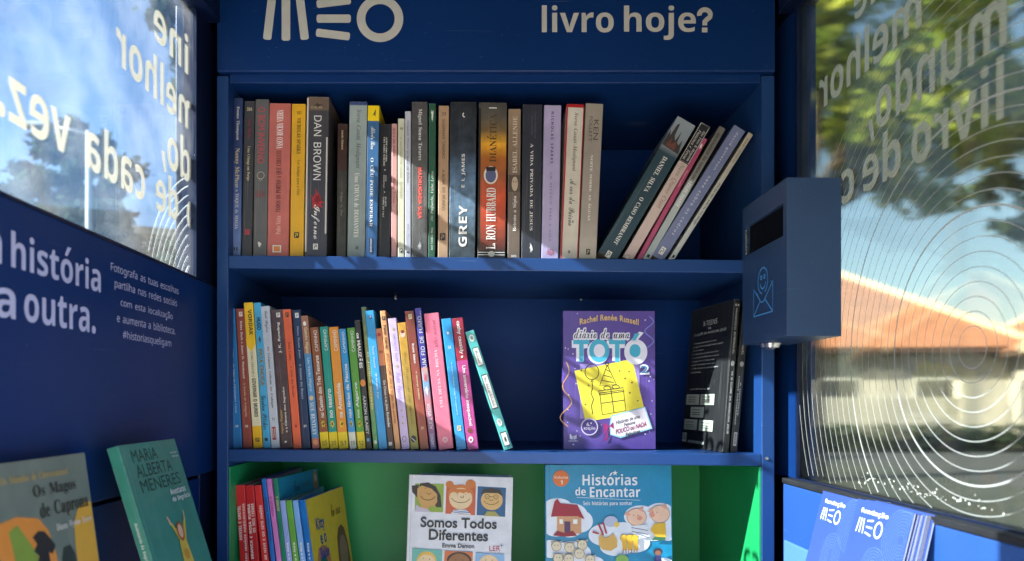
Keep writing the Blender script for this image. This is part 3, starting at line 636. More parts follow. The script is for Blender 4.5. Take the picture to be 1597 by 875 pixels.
row1('broad salmon pink paperback with an orange square at its foot', 416, 450, 420, 161, (196, 104, 90),
     [tx(A_, 'VASCO ROCHA VIEIRA', 'R', (245, 240, 235), 'U', 98, 286, .36, .66), tx(T_, 'TODOS OS PORTOS A QUE CHEGUEI', 'R', (60, 22, 22), 'U', 296, 596, .37, .65), tx(A_, 'Pedro Vieira', 'R', (226, 176, 164), 'U', 614, 704, .4, .62), ('r', 'publisher_mark', 'w', 757, 792, .26, .66), ('r', 'publisher_mark', 'o', 762, 787, .31, .61)])
row1('bright yellow paperback beside the salmon pink one', 451.5, 473.5, 455, 162, (226, 168, 28),
     [tx('number', '103', 'R', (90, 62, 14), 'H', 104, 120, .36, .7), tx(A_, 'NICHOLAS SPARKS', 'R', (70, 48, 10), 'D', 137, 312, .4, .68), tx(T_, 'Um Refúgio para a Vida', 'R', (150, 104, 20), 'D', 342, 514, .4, .68), ('m', 'k', 'y', 694, 722, .3, .66)])
row1('thick black book with large white capitals and a red splash', 475, 509.5, 479, 151, [(800, (70, 68, 76), 0), (560, (60, 58, 66), 0), (100, (66, 62, 62), 1), (35, (112, 92, 78), 1)],
     [('r', 'rubbed_edge', (214, 205, 194), 40, 790, 0, .07), ('r', 'rubbed_edge', (206, 196, 184), 230, 700, .9, .97), ('splat', 'r', 472, 602, .08, .92, 5), ('splat', (120, 16, 22), 500, 570, .3, .8, 6), tx(A_, 'DAN BROWN', 'T', 'w', 'D', 126, 440, .33, .68),  # pale strips down both edges of the spine
      tx(T_, 'Inferno', 'C', 'w', 'D', 560, 728, .28, .66), ('m', 'w', 'k', 750, 778, .38, .6), ('splat', (60, 40, 30), 60, 100, .1, .9, 8), tx('series', 'O MELHOR', 'T', 'c', 'H', 80, 92, .2, .7)], dep=.155, wear=.9)
row1('short dark brown book set low beside the thick black one', 524, 540, 526.5, 193, [(800, (70, 67, 60), 0), (400, (62, 58, 52), 0), (385, (66, 40, 30), 0), (165, (62, 36, 28), 0)],
     [tx(A_, 'Antonio Skármeta', 'R', 'c', 'D', 196, 292, .4, .64), tx(T_, 'Edgar A. Poe', 'R', (140, 132, 118), 'D', 500, 614, .32, .6)], d=1.2, mottle=.35)
row1('pale grey-green book with worn blue top edge and white lower title', 541, 569, 545, 158.5, [(800, (132, 142, 138), 0), (400, (150, 160, 156), 0), (76, (158, 168, 164), 1), (58, (60, 76, 120), 1)],
     [tx(A_, 'Sveva Casati Modignani', 'I', (62, 70, 70), 'D', 95, 382, .36, .68), tx(T_, 'Uma CHUVA de DIAMANTES', 'R', 'w', 'D', 405, 718, .36, .62), ('splat', (80, 88, 88), 755, 785, .4, .72, 3)], wear=.8)
row1('blue book with a yellow band at its top', 569.5, 588, 573.5, 164.6, [(815, (44, 86, 132), 0), (152, (62, 104, 146), 1), (76, (244, 208, 24), 1)],
     [('p', 'publisher_mark', (80, 84, 60), [(.4, 128), (.72, 92), (.66, 132), (.55, 120)]), tx(A_, 'Alberto Riva', 'C', 'w', 'D', 180, 290, .3, .7), tx(T_, 'O CÉU PODE ESPERAR', 'R', 'w', 'D', 332, 668, .32, .68), ('r', 'publisher_mark', 'k', 722, 796, .32, .62), tx('publisher_name', 'MARCADOR', 'S', 'l', 'D', 726, 792, .4, .56)])
row1('black book with three small groups of white capitals', 589, 608.5, 592, 193.7, (40, 40, 43),
     [tx(T_, 'AUTOCARRO PARA', 'R', 'w', 'D', 230, 350, .52, .64), tx(T_, 'UMA TERRA SUBLIME', 'R', 'w', 'D', 230, 372, .34, .46), ('e', 'dot', 'w', 388, 394, .45, .52), tx(A_, 'JOÃO', 'R', 'w', 'D', 416, 446, .52, .64), tx(A_, 'LOURENÇO', 'R', 'w', 'D', 416, 478, .34, .46), ('e', 'dot', 'w', 496, 502, .45, .52), tx(A_, 'DUARTE', 'R', 'w', 'D', 522, 570, .52, .64), tx(A_, 'TORRE DO VALE', 'R', 'w', 'D', 522, 622, .34, .46)], d=1.19)
row1('very thin dusty pink book with dark red title', 609.8, 618.6, 610.6, 193, (204, 150, 146), [tx(T_, 'ÁGUA DE FOGO', 'R', (130, 32, 50), 'D', 185, 322, .25, .78), tx(A_, 'Maria Teresa', 'I', (150, 50, 70), 'D', 430, 550, .25, .78)], d=1.188)
row1('thin cream book numbered 19 in the middle of the top shelf', 620.2, 630.8, 620.4, 185, (206, 204, 178), [tx('number', '19', 'R', 'k', 'H', 184, 195, .3, .75), tx(T_, 'A INSUSTENTÁVEL LEVEZA', 'T', (120, 116, 96), 'D', 232, 430, .36, .62), tx(A_, 'KUNDERA', 'T', (120, 116, 96), 'D', 450, 530, .36, .62), ('m', 'k', 'w', 772, 794, .25, .72)])
row1('thin pale lilac-grey book beside the thick dark one with red letters', 631.4, 641, 631.4, 173.6, (186, 186, 196), [tx(A_, 'Fernando Pessoa', 'R', (120, 118, 130), 'D', 150, 290, .36, .7), tx(T_, 'O Rosto em Ruínas', 'R', (74, 72, 84), 'D', 300, 455, .36, .7), tx('publisher_name', 'RELÓGIO', 'T', (110, 108, 120), 'D', 655, 770, .4, .64), ('r', 'publisher_mark', 'k', 788, 796, .3, .66)])
row1('thick dark grey book with white author and glowing red title', 641.8, 667, 641.8, 159, [(815, (74, 72, 72), 0), (560, (104, 102, 100), 0), (330, (88, 86, 84), 0), (60, (78, 75, 75), 0)],
     [tx(A_, 'Miguel Sousa Tavares', 'R', 'w', 'D', 94, 344, .38, .66), tx(T_, 'MADRUGADA SUJA', 'S', (222, 70, 62), 'D', 378, 628, .3, .68), tx(T_, 'MADRUGADA SUJA', 'N', (240, 130, 118), 'D', 380, 630, .36, .62), ('splat', (168, 166, 164), 735, 790, .3, .72, 9), ('l', 'cover_art', 'g', .0005, [[(.5, 640), (.46, 690), (.56, 720), (.5, 740)]])], mottle=.2, dep=.158)
row1('thin dark green book with white italic title', 667.6, 678.8, 668.8, 161.7, (44, 88, 66), [('splat', 'w', 85, 165, .2, .8, 4), tx(T_, 'De Profundis, Valsa Lenta', 'I', 'w', 'U', 398, 640, .3, .8), tx(A_, 'José Cardoso Pires', 'R', 'w', 'U', 672, 782, .36, .66)])
row1('tan book numbered 23 beside the wide black one', 682.6, 699, 684, 165, (176, 142, 112), [tx('number', '23', 'R', 'k', 'H', 110, 125, .34, .72), tx(A_, 'SUSANNA TAMARO', 'T', (62, 46, 34), 'D', 144, 336, .36, .64), tx(T_, 'A ALMA DO MUNDO', 'T', (70, 52, 38), 'D', 390, 586, .36, .64), ('m', 'k', (176, 142, 112), 700, 734, .2, .72)])
row1('wide black book with blue-grey marbling and white title GREY', 699.8, 741, 702.4, 159, [(822, (52, 60, 66), 0), (700, (70, 84, 94), 0), (560, (96, 120, 142), 0), (420, (88, 112, 138), 0), (300, (50, 58, 68), 0), (60, (40, 42, 46), 0)],  # blue-grey middle: printed marbling, with the sun patch painted in
     [('l', 'logo_mark', 'w', .0016, [ring(.53, 122, .05, 10, 10, 60, 250)]), tx(A_, 'E L JAMES', 'S', 'w', 'U', 312, 476, .45, .6), tx(T_, 'GREY', 'S', 'w', 'U', 562, 764, .36, .68)], mottle=.45, dep=.16)
row1('thick book with fiery orange sunset spine', 744.2, 788.2, 746.8, 160, [(822, (46, 40, 36), 0), (780, (70, 40, 34), 0), (640, (170, 70, 46), 0), (520, (206, 82, 50), 0), (420, (150, 84, 50), 0), (330, (170, 96, 40), 0), (262, (236, 170, 50), 0), (200, (120, 96, 62), 0), (130, (88, 82, 74), 0), (62, (76, 72, 68), 0)],
     [('r', 'cover_art', (40, 34, 32), 90, 780, 0, .08), ('r', 'publisher_mark', 'w', 86, 91, .36, .64), tx(T_, 'DIANÉTICA', 'R', (74, 60, 26), 'U', 118, 352, .3, .64), ('e', 'cover_art', (226, 210, 196), 372, 460, .2, .7), ('e', 'cover_art', (86, 92, 128), 384, 452, .26, .64), ('r', 'cover_art', (30, 26, 30), 376, 396, .28, .62),
      tx(A_, 'L. RON HUBBARD', 'R', 'w', 'U', 478, 776, .3, .64), ('r', 'cover_art', (30, 28, 28), 784, 816, .02, .98), ('r', 'cover_art', 'w', 791, 794, .02, .98), ('r', 'cover_art', 'w', 803, 806, .02, .98), ('e', 'cover_art', (208, 206, 190), 786, 814, .38, .62)], mottle=.15, dep=.16)
row1('narrow brown book with a sepia portrait band halfway up', 791.2, 811, 792.8, 170, [(822, (104, 88, 78), 0), (500, (110, 94, 84), 0), (300, (136, 114, 94), 0), (95, (150, 126, 102), 0)],
     [tx(A_, 'ISABEL ALLENDE', 'R', (214, 198, 176), 'U', 130, 406, .36, .72), ('r', 'cover_art', (88, 72, 62), 416, 498, .04, .96), ('e', 'cover_art', (188, 168, 146), 424, 494, .3, .8), ('e', 'cover_art', (120, 96, 80), 444, 452, .4, .5), ('e', 'cover_art', (120, 96, 80), 444, 452, .6, .7), tx(T_, 'Retrato a Sépia', 'R', 'w', 'U', 518, 690, .38, .74), tx('publisher_name', 'DIFEL', 'S', 'w', 'H', 806, 816, .3, .74)])
row1('black book with slim white serif capitals running down it', 812.8, 843.6, 815.2, 163, (48, 50, 60), [tx(A_, 'Carlos Gomes de', 'T', (96, 98, 110), 'D', 106, 236, .6, .7), tx(A_, 'Deus Amado', 'T', (96, 98, 110), 'D', 126, 220, .44, .54), tx(T_, 'A VIDA PRIVADA DE JESUS', 'R', 'w', 'D', 262, 686, .4, .56), ('splat', 'w', 738, 804, .38, .62, 11)], dep=.157)
row1('lavender book with widely spaced dark capitals', 843.9, 871, 848.6, 164, (176, 164, 198), [tx(A_, 'NICHOLAS SPARKS', 'S', (58, 40, 84), 'D', 106, 358, .42, .58, .16), tx(T_, 'UM REFÚGIO PARA A VIDA', 'T', (92, 76, 118), 'D', 402, 738, .42, .58, .16), tx('publisher_name', 'ASA', 'N', 'r', 'H', 776, 806, .3, .74)])
row1('cream book with red left edge and red band at the top', 873.2, 901, 883.6, 162, [(822, (208, 198, 182), 0), (86, (212, 204, 190), 1), (68, (176, 32, 36), 1)],
     [('r', 'cover_art', 'r', 86, 822, 0, .09), ('r', 'cover_art', 'r', 86, 822, .955, 1), tx(A_, 'Sveva Casati Modignani', 'I', (66, 62, 58), 'D', 110, 395, .42, .7), tx(T_, 'A cor da Paixão', 'C', (86, 82, 80), 'D', 434, 662, .36, .72), ('splat', (86, 80, 76), 774, 802, .38, .6, 12)])
row1('taupe book at the right end of the upright row on the top shelf', 902.3, 930, 913.6, 161, [(822, (196, 184, 170), 0), (640, (160, 148, 138), 0), (66, (156, 146, 134), 0)],  # paler foot: low sunlight painted into the spine colour
     [tx(A_, 'KEN', 'N', (78, 68, 56), 'D', 144, 242, .5, .78), tx(A_, 'FOLLETT', 'N', (78, 68, 56), 'D', 130, 250, .24, .42), tx(T_, 'NOITE SOBRE AS ÁGUAS', 'R', 'w', 'D', 316, 636, .4, .6), ('m', 'k', 'c', 774, 802, .4, .62)], dep=.16)
# leaning group
LZ = lambda Y: 140 + Y / 3.125
row1('dark teal leaning book with grey towers printed at its top', 933, 970, 1056.8, 180.6, [(825, (42, 66, 78), 0), (290, (46, 68, 78), 0), (268, (124, 132, 138), 0), (128, (150, 160, 168), 0)],
     [('p', 'cover_art', (58, 54, 52), [(.02, 262), (.05, 190), (.16, 215), (.2, 160), (.3, 150), (.36, 205), (.5, 225), (.56, 175), (.62, 225), (.75, 235), (.8, 205), (.88, 240), (.98, 268)]), ('p', 'cover_art', (112, 66, 54), [(.2, 258), (.3, 218), (.4, 245), (.6, 222), (.7, 262)]), tx(A_, 'DANIEL SILVA', 'R', 'w', 'D', 302, 472, .4, .62), tx(T_, 'O CASO REMBRANDT', 'R', 'w', 'D', 500, 726, .42, .62), ('m', 'w', 'k', 762, 792, .38, .62)], dep=.155)
row1('pale pink leaning book with a black top', 971.5, 990.5, 1093.6, 190, [(825, (208, 184, 178), 0), (342, (206, 186, 176), 1), (155, (34, 33, 36), 1)],
     [('l', 'cover_art', 'w', .0006, [[(.04, 160), (.96, 160), (.96, 338), (.04, 338), (.04, 160)]]), tx(A_, 'Rita Ferro & Margarida', 'I', 'w', 'D', 185, 330, .55, .85), tx(A_, 'Francisca e Teresa', 'I', 'w', 'D', 190, 330, .2, .48), tx(T_, 'Nem Quero Crer!', 'I', (150, 120, 112), 'D', 350, 560, .25, .8), ('l', 'publisher_mark', 'g', .0008, [ring(.4, 808, .3, 12, 12)])])
row1('thin magenta leaning book', 992, 1001, 1096.5, 214, (176, 76, 112), [('splat', 'w', 250, 290, .1, .9, 14), tx(A_, 'Mónica Coelho', 'R', (226, 170, 190), 'D', 388, 470, .3, .66)], d=1.186)
row1('thin grey leaning book with black capitals', 1002.5, 1015.5, 1122, 196, [(825, (168, 176, 178), 0), (480, (186, 192, 190), 0), (420, (140, 138, 132), 0), (175, (112, 108, 100), 0)], [tx(T_, 'MILIONÁRIOS EM SANDÁLIAS', 'S', 'k', 'D', 205, 430, .28, .78), tx(A_, 'LESLEY PEARSE', 'S', (240, 240, 240), 'D', 440, 560, .25, .7), ('r', 'publisher_mark', 'k', 795, 808, .3, .7)])
row1('lavender-grey leaning book with pale lower-case letters', 1017, 1041, 1145, 194.4, (120, 128, 164), [tx(A_, 'david guterson', 'N', (222, 222, 232), 'D', 190, 372, .4, .66, .1), tx(T_, 'neve sobre os cedros', 'N', (222, 222, 232), 'D', 405, 690, .4, .66, .16), ('m', 'w', (70, 74, 110), 752, 786, .3, .66)])
row1('slim cream leaning book at the far right of the top shelf', 1042.5, 1052.5, 1167.5, 206, [(825, (196, 200, 198), 0), (520, (186, 186, 180), 0), (205, (196, 184, 164), 0)], [tx(A_, 'Ondjaki e Manuel Rui', 'R', (110, 104, 90), 'D', 230, 350, .3, .7), tx(T_, 'Pai, Eu, Que Amei Na Tua Direção', 'R', 'k', 'D', 450, 650, .3, .75), ('r', 'publisher_mark', 'k', 800, 812, .3, .7)], dep=.155)

def row2(label, *a, **k): return spine_book(2, label, *a, **k)
row2('mid blue book first on the left of the middle shelf', 363, 378, 351.3, 482, (32, 112, 172), [('m', 'w', 'b', 93, 116, .42, .76), tx(A_, 'Diana Wynne Jones', 'R', 'l', 'D', 160, 332, .44, .68), tx(T_, 'As Vidas de Christopher Chant', 'R', 'l', 'D', 362, 622, .44, .68), tx('number', '24', 'S', 'w', 'H', 684, 696, .4, .72)])
row2('brick brown book numbered 26 beside the mid blue one', 379, 393.5, 367, 482, (146, 70, 58), [('m', 'w', (146, 70, 58), 90, 114, .36, .74), tx(A_, 'Debra Doyle e James D. Macdonald', 'R', 'w', 'D', 138, 440, .36, .66), tx(T_, 'A Escola de Feitiçaria', 'R', 'c', 'D', 462, 640, .36, .66), tx('number', '26', 'S', 'w', 'H', 684, 696, .36, .7)])
row2('yellow and cream book with black comic capitals', 395, 410, 379.5, 472.5, [(800, (240, 184, 36), 0), (690, (240, 184, 36), 1), (262, (232, 222, 186), 1), (42, (244, 196, 38), 0)],
     [('p', 'cover_art', (244, 196, 38), [(0, 230), (.98, 230), (.98, 262), (.5, 300), (.02, 262)]), tx(T_, 'VORDAK', 'S', 'k', 'D', 80, 212, .4, .82), tx(T_, 'COMO CRESCER E', 'T', 'k', 'D', 300, 432, .4, .62), tx(T_, 'GOVERNAR O MUNDO', 'S', 'k', 'D', 440, 642, .36, .76), ('m', 'k', 'y', 752, 772, .3, .72)], wear=.3)
row2('sky blue book with dark handwritten letters', 410.5, 422.4, 395, 472.5, (74, 172, 216), [tx(T_, 'HUGO', 'H', 'k', 'D', 120, 186, .26, .82), ('splat', (90, 60, 50), 212, 258, .25, .8, 21), tx(T_, 'PATA CHOCA', 'H', (150, 120, 60), 'D', 286, 480, .24, .82), tx(A_, 'Gordon Pitcher', 'C', 'k', 'D', 530, 708, .2, .85), ('r', 'publisher_mark', 'k', 752, 768, .3, .7)])
row2('pale silver-grey book with dark serif title', 422.8, 437, 406, 478, (196, 202, 212), [tx(A_, 'Enid Blyton', 'C', 'k', 'D', 86, 198, .3, .74), tx(T_, 'As Gémeas voltam ao Colégio', 'R', 'k', 'D', 270, 596, .36, .68), tx('number', '11', 'R', 'k', 'H', 646, 660, .34, .66), ('r', 'publisher_mark', (150, 46, 58), 694, 762, .24, .68), ('l', 'publisher_mark', 'w', .0008, [[(.34, 702), (.34, 752)], [(.56, 702), (.56, 752)]])])
row2('dark plum-brown book with white and gold lettering', 438, 457, 421.7, 483.8, (84, 64, 66), [('m', 'w', (70, 50, 55), 96, 120, .46, .78), tx(A_, 'J. K. Rowling', 'B', 'w', 'U', 146, 308, .44, .7), tx(T_, 'Harry Potter', 'B', (196, 160, 90), 'U', 602, 728, .14, .4), tx(T_, 'e a Câmara dos Segredos', 'B', 'w', 'U', 486, 724, .5, .72), ('splat', 'w', 764, 782, .3, .6, 22)], mottle=.3)
row2('bright orange book with a dark mark at its top', 457.4, 470.7, 440, 483, (230, 104, 66), [('m', 'k', 'o', 94, 118, .34, .72), tx(A_, 'Eoin Colfer', 'R', (124, 40, 24), 'D', 250, 348, .38, .66), tx(T_, 'A Lista dos Desejos', 'R', (124, 40, 24), 'D', 374, 540, .38, .66), ('e', 'publisher_mark', 'r', 682, 698, .4, .7)])
row2('navy book numbered 21 with a white mark at its top', 471, 484.6, 455, 484, (30, 50, 84), [('m', 'w', 'b', 96, 122, .34, .76), tx(A_, 'Diana Wynne Jones', 'R', 'l', 'D', 166, 334, .4, .66), tx(T_, 'A Semana dos Bruxos', 'R', 'l', 'D', 364, 548, .4, .66), tx('number', '21', 'S', 'w', 'H', 684, 696, .38, .7)])
row2('light blue book with a brown patch across its top third', 486.8, 498.6, 468.4, 493, [(800, (204, 120, 104), 0), (754, (204, 120, 104), 1), (310, (82, 140, 186), 1), (112, (164, 112, 88), 1)], [('e', 'cover_art', 'w', 140, 164, .26, .7), tx(T_, 'Gatinho Mágico', 'B', 'c', 'D', 172, 308, .24, .78), tx(T_, 'Um Verão Mágico', 'B', (190, 214, 232), 'D', 332, 508, .3, .74), ('e', 'cover_art', (222, 190, 150), 530, 556, .2, .8), tx(A_, 'SUE BENTLEY', 'R', 'w', 'D', 566, 738, .26, .78), ('e', 'cover_art', (236, 160, 110), 762, 792, .2, .85)])
def caminho(label, xb0, xb1, xt0, top, t, num, foot, Yt, Ya):
    row2(label, xb0, xb1, xt0, 460 + Yt / 3.366, [(805, foot, 0), (722, foot, 1), (Yt, top, 0)],
         [tx('publisher_name', 'CAMINHO', 'N', 'w', 'U', Yt + 16, Yt + 126, .4, .78), tx(T_, t, 'B', 'w', 'U', Ya, 646, .3, .74), ('splat', 'y', 650, 706, .2, .9, int(num)), ('splat', (90, 70, 20), 664, 694, .35, .75, int(num) + 1), tx('number', num, 'T', 'k', 'H', 768, 790, .26, .8)], group='numbered adventure books', dep=.14)
YF = (240, 208, 30)
caminho('brown adventure book with yellow foot numbered 55', 500, 514, 482.6, (142, 80, 44), 'no Castelo dos Três Tesouros', '55', YF, 172, 320)
caminho('teal adventure book with yellow foot numbered 20', 514.2, 527.7, 498, (20, 146, 130), 'no teatro', '20', YF, 168, 494)
caminho('orange adventure book with yellow foot numbered 51', 528, 543.5, 512, (228, 146, 44), 'na Amazónia', '51', YF, 170, 464)
caminho('blue adventure book with pale foot numbered 19', 545, 556.5, 527.7, (46, 146, 204), 'nas férias da Páscoa', '19', (226, 226, 202), 180, 362)
caminho('green adventure book with yellow foot numbered 12', 557.6, 570.6, 540.5, (84, 150, 48), 'no Algarve', '12', YF, 174, 460)
row2('narrow black book with white comic letters and an orange blob', 571, 580.5, 552, 500, (40, 36, 38), [tx(T_, 'os MAUZÕES', 'H', 'w', 'D', 200, 386, .15, .85), ('e', 'cover_art', 'o', 445, 482, .05, .95), tx(A_, 'AARON BLABEY', 'N', 'w', 'D', 530, 732, .26, .74), ('r', 'publisher_mark', (90, 170, 210), 754, 770, .26, .74)])
row2('thin mottled green book between the black and sky blue ones', 582, 590.4, 563, 479, [(805, (108, 168, 98), 0), (640, (96, 146, 92), 0), (520, (168, 158, 74), 0), (65, (96, 124, 96), 0)], [tx(T_, 'O Jardim Secreto', 'R', (230, 226, 180), 'D', 300, 600, .3, .75), ('e', 'publisher_mark', 'w', 764, 784, .26, .8)], mottle=.35, d=1.187)
row2('sky blue book with small white title right of the green ones', 590.6, 604.6, 569, 485, (52, 156, 214), [('m', 'b', 'w', 108, 128, .4, .7), tx(A_, 'David Almond', 'R', 'l', 'D', 270, 384, .4, .66), tx(T_, 'O Grande Jogo', 'R', 'w', 'D', 416, 548, .4, .66)])
row2('short brown book with an orange top numbered 33', 605, 615.6, 585, 513, [(815, (88, 64, 58), 0), (372, (92, 64, 54), 1), (178, (206, 130, 88), 0)], [('e', 'publisher_mark', 'r', 200, 220, .2, .8), tx('number', '33', 'R', 'k', 'H', 294, 308, .2, .8), tx(T_, 'Os Cinco e as Jóias Roubadas', 'B', 'w', 'D', 450, 696, .26, .72), ('r', 'publisher_mark', 'w', 774, 792, .2, .7)], d=1.188)
row2('sandy tan book with brown block letters', 616, 625, 592.3, 485, (222, 160, 108), [('m', 'k', (222, 160, 108), 114, 134, .24, .8), tx(A_, 'Peter Carey', 'H', (92, 52, 30), 'D', 160, 288, .22, .8), tx(T_, 'JACTOR ou o belo de sorte', 'H', (176, 104, 62), 'D', 306, 676, .26, .78)])
row2('lilac book with small gold stars', 626.2, 639.6, 604.8, 497, (206, 184, 222), [('splat', (190, 160, 40), 172, 196, .3, .8, 31), tx(A_, 'GWYNETH REES', 'T', (110, 80, 130), 'D', 206, 350, .42, .66, .1), ('splat', (190, 160, 40), 366, 386, .3, .74, 32), tx(T_, 'Fada Chocolate', 'C', (170, 146, 190), 'D', 405, 580, .26, .74), ('splat', (190, 160, 40), 602, 616, .34, .6, 33), ('splat', (190, 160, 40), 636, 650, .4, .66, 34), ('splat', (190, 160, 40), 668, 684, .3, .66, 35), ('l', 'publisher_mark', 'k', .0006, [ring(.46, 758, .24, 12, 14)])])
row2('mustard book fading to olive green', 640, 653.6, 619.6, 503.7, [(815, (150, 146, 66), 0), (560, (164, 134, 58), 0), (147, (206, 152, 52), 0)], [('e', 'cover_art', (226, 190, 170), 190, 226, .2, .78), ('e', 'cover_art', (120, 40, 40), 186, 204, .3, .7), tx(T_, 'Doze Princesas em Apuros', 'C', (110, 96, 30), 'D', 300, 680, .3, .7), ('e', 'publisher_mark', 'k', 740, 776, .16, .84), ('l', 'publisher_mark', 'w', .0008, [[(.26, 752), (.7, 772)]])])
row2('reddish brown book with a gold mark at its top', 655, 669.4, 631, 486, [(815, (150, 74, 56), 0), (500, (152, 66, 50), 0), (87, (122, 56, 44), 0)], [('m', 'c', (122, 56, 44), 104, 130, .36, .74), tx(A_, 'Bruno Matos', 'S', 'w', 'D', 258, 362, .4, .64), tx(T_, 'A Herança Maldita', 'S', 'c', 'D', 404, 550, .4, .64), tx('number', '29', 'S', 'c', 'H', 694, 708, .36, .66)])
row2('indigo book with white capitals and a pink picture band', 670.6, 681.2, 646.4, 481, [(815, (44, 50, 128), 0), (556, (196, 120, 130), 0), (470, (120, 170, 206), 0), (386, (206, 150, 140), 0), (380, (58, 52, 140), 0), (72, (64, 58, 150), 0)], [tx(T_, 'UM FIO DE FUMO...', 'T', 'w', 'U', 90, 382, .28, .86), ('splat', (220, 90, 90), 400, 470, .1, .9, 41), ('splat', (240, 230, 225), 470, 540, .1, .9, 42), tx(A_, 'ALICE VIEIRA', 'T', 'w', 'U', 572, 706, .26, .8), tx('publisher_name', 'CAMINHO', 'T', 'w', 'U', 730, 800, .26, .74)])
row2('wide rose pink book with dark title', 684, 708, 660.6, 489.7, (222, 112, 138), [tx(A_, 'JOÃO AGUIAR', 'I', (120, 44, 68), 'U', 138, 282, .46, .7), tx(T_, 'UMA DEUSA NA BRUMA', 'R', (250, 206, 214), 'U', 292, 596, .42, .62), ('l', 'publisher_mark', 'w', .0007, [ring(.5, 764, .16, 12, 14), ring(.5, 764, .09, 12, 8)])])
row2('cyan blue book with a white flower at its top', 712, 728, 688, 497.7, (38, 150, 212), [('splat', 'w', 190, 216, .32, .7, 51), tx('number', '51', 'R', 'w', 'H', 270, 286, .34, .66), tx(T_, 'A Melhor Melhor Amiga É Inseparável', 'B', (170, 214, 238), 'D', 356, 632, .4, .6), ('m', 'c', 'b', 688, 716, .32, .68)])
row2('magenta book with a dark red top', 729, 747, 704.2, 497, [(815, (186, 64, 140), 0), (348, (186, 60, 134), 1), (127, (158, 26, 56), 1)], [tx(A_, 'cathy cassidy', 'B', 'w', 'D', 140, 314, .3, .72), ('splat', 'w', 318, 338, .3, .66, 52), tx(T_, 'Um aniversário inesquecível', 'B', 'w', 'D', 374, 690, .32, .72), ('e', 'cover_art', (120, 60, 40), 702, 728, .2, .62), ('e', 'publisher_mark', 'w', 746, 778, .18, .62), ('e', 'publisher_mark', (186, 64, 140), 756, 770, .3, .5)])
row2('turquoise book leaning alone with white frames on its spine', 786, 801.6, 725, 518.5, (82, 182, 176), [('e', 'cover_art', 'w', 216, 252, .22, .78), ('e', 'cover_art', (120, 160, 160), 224, 244, .34, .66), ('r', 'cover_art', 'k', 283, 380, .2, .84), ('r', 'cover_art', 'w', 287, 376, .24, .8), tx(T_, 'Madame', 'C', 'k', 'D', 296, 366, .38, .66), ('r', 'cover_art', 'k', 425, 606, .18, .86), ('r', 'cover_art', 'w', 430, 600, .24, .8), tx(T_, 'Uma Robot na Embrulhada', 'C', 'k', 'D', 440, 592, .38, .66), ('e', 'cover_art', 'w', 656, 694, .22, .74), tx('number', '9', 'R', 'k', 'H', 664, 686, .38, .58), ('r', 'cover_art', 'k', 726, 800, .16, .84), ('r', 'cover_art', 'w', 731, 795, .22, .78), ('splat', 'k', 740, 788, .3, .7, 53)], dep=.13)

# ---- front-facing and side books: generic cover book. local x along the cover width, y into the book, z up
def faced_book(label, loc, rot, w, L, th, col, group, rough=.32, spine=None, hard=False, pages=True):
    root = empty('book', loc, rot); tag(root, label, 'book', group)
    t = .0025 if hard else .0009; bm = bmesh.new(); m = cover_mat([(0, col, 0), (1, col, 0)], rough, L, .35)
    add_box(bm, 0, w, 0, t, 0, L, .0006); add_box(bm, 0, w, th - t, th, 0, L, .0006); add_box(bm, -.0008 if hard else 0, t, t * .4, th - t * .4, 0, L, .0005)
    cov = bm_obj('cover', bm, m, root)
    bm = bmesh.new(); add_box(bm, t + .0003, w - .002, t + .0002, th - t - .0002, .002, L - (.003 if hard else .0012)); bm_obj('pages', bm, pages_mat(), root)
    return root, cov, Plane2((0, 0, L), (1, 0, 0), (0, 0, -1), (0, -1, 0), .00008)

# TOTÓ diary book
d = 1.222; s = d / F
root, cov, fp = faced_book('purple diary book standing face out alone on the middle shelf', ((879 - VX) * s, d, H + sz(S2, .16) + .0005), (R(-1.5), 0, R(1.2)), 144.5 * s, 217 * s, .024, (92, 70, 148), 'books on the middle shelf')
C = lambda X, Y: ((850 + X / 3.5 - 879) * s, (470 + Y / 3.5 - 486.5) * s)
def cp(pts): return [C(*p) for p in pts]
rn = random.Random(12)
fp.multi('cover_art', [disc(*C(rn.uniform(110, 600), rn.uniform(65, 800)), rn.uniform(.0007, .0014), 8) for _ in range(60)], (214, 206, 222), cov)
fp.strokes('streamers', [[C(118 + 28 * math.sin(t * 1.6) * (.4 + t / 8), 340 + t * 44) for t in [i * .25 for i in range(33)]]], .0016, (214, 154, 96), cov)
fp.strokes('streamers', [[C(575 + 24 * math.sin(t * 1.5), 88 + t * 26) for t in [i * .25 for i in range(28)]]], .0015, (120, 140, 214), cov)
fp.poly('cover_art', cp([(192, 350), (520, 350), (520, 650), (192, 650)]), (150, 132, 196), cov)
fp.poly('cover_art', cp([(163, 388), (480, 322), (548, 610), (222, 668)]), (240, 222, 66), cov)
fp.multi('cover_art', [disc(*C(x, y), .0016, 10) for x, y in ((200, 386), (240, 468), (222, 572), (410, 388), (462, 392), (478, 452), (466, 508), (510, 552), (440, 430))], (120, 110, 70), cov)
K_ = (44, 40, 40)     # plain party line drawing: balloon on a string, party hat, ribboned gift
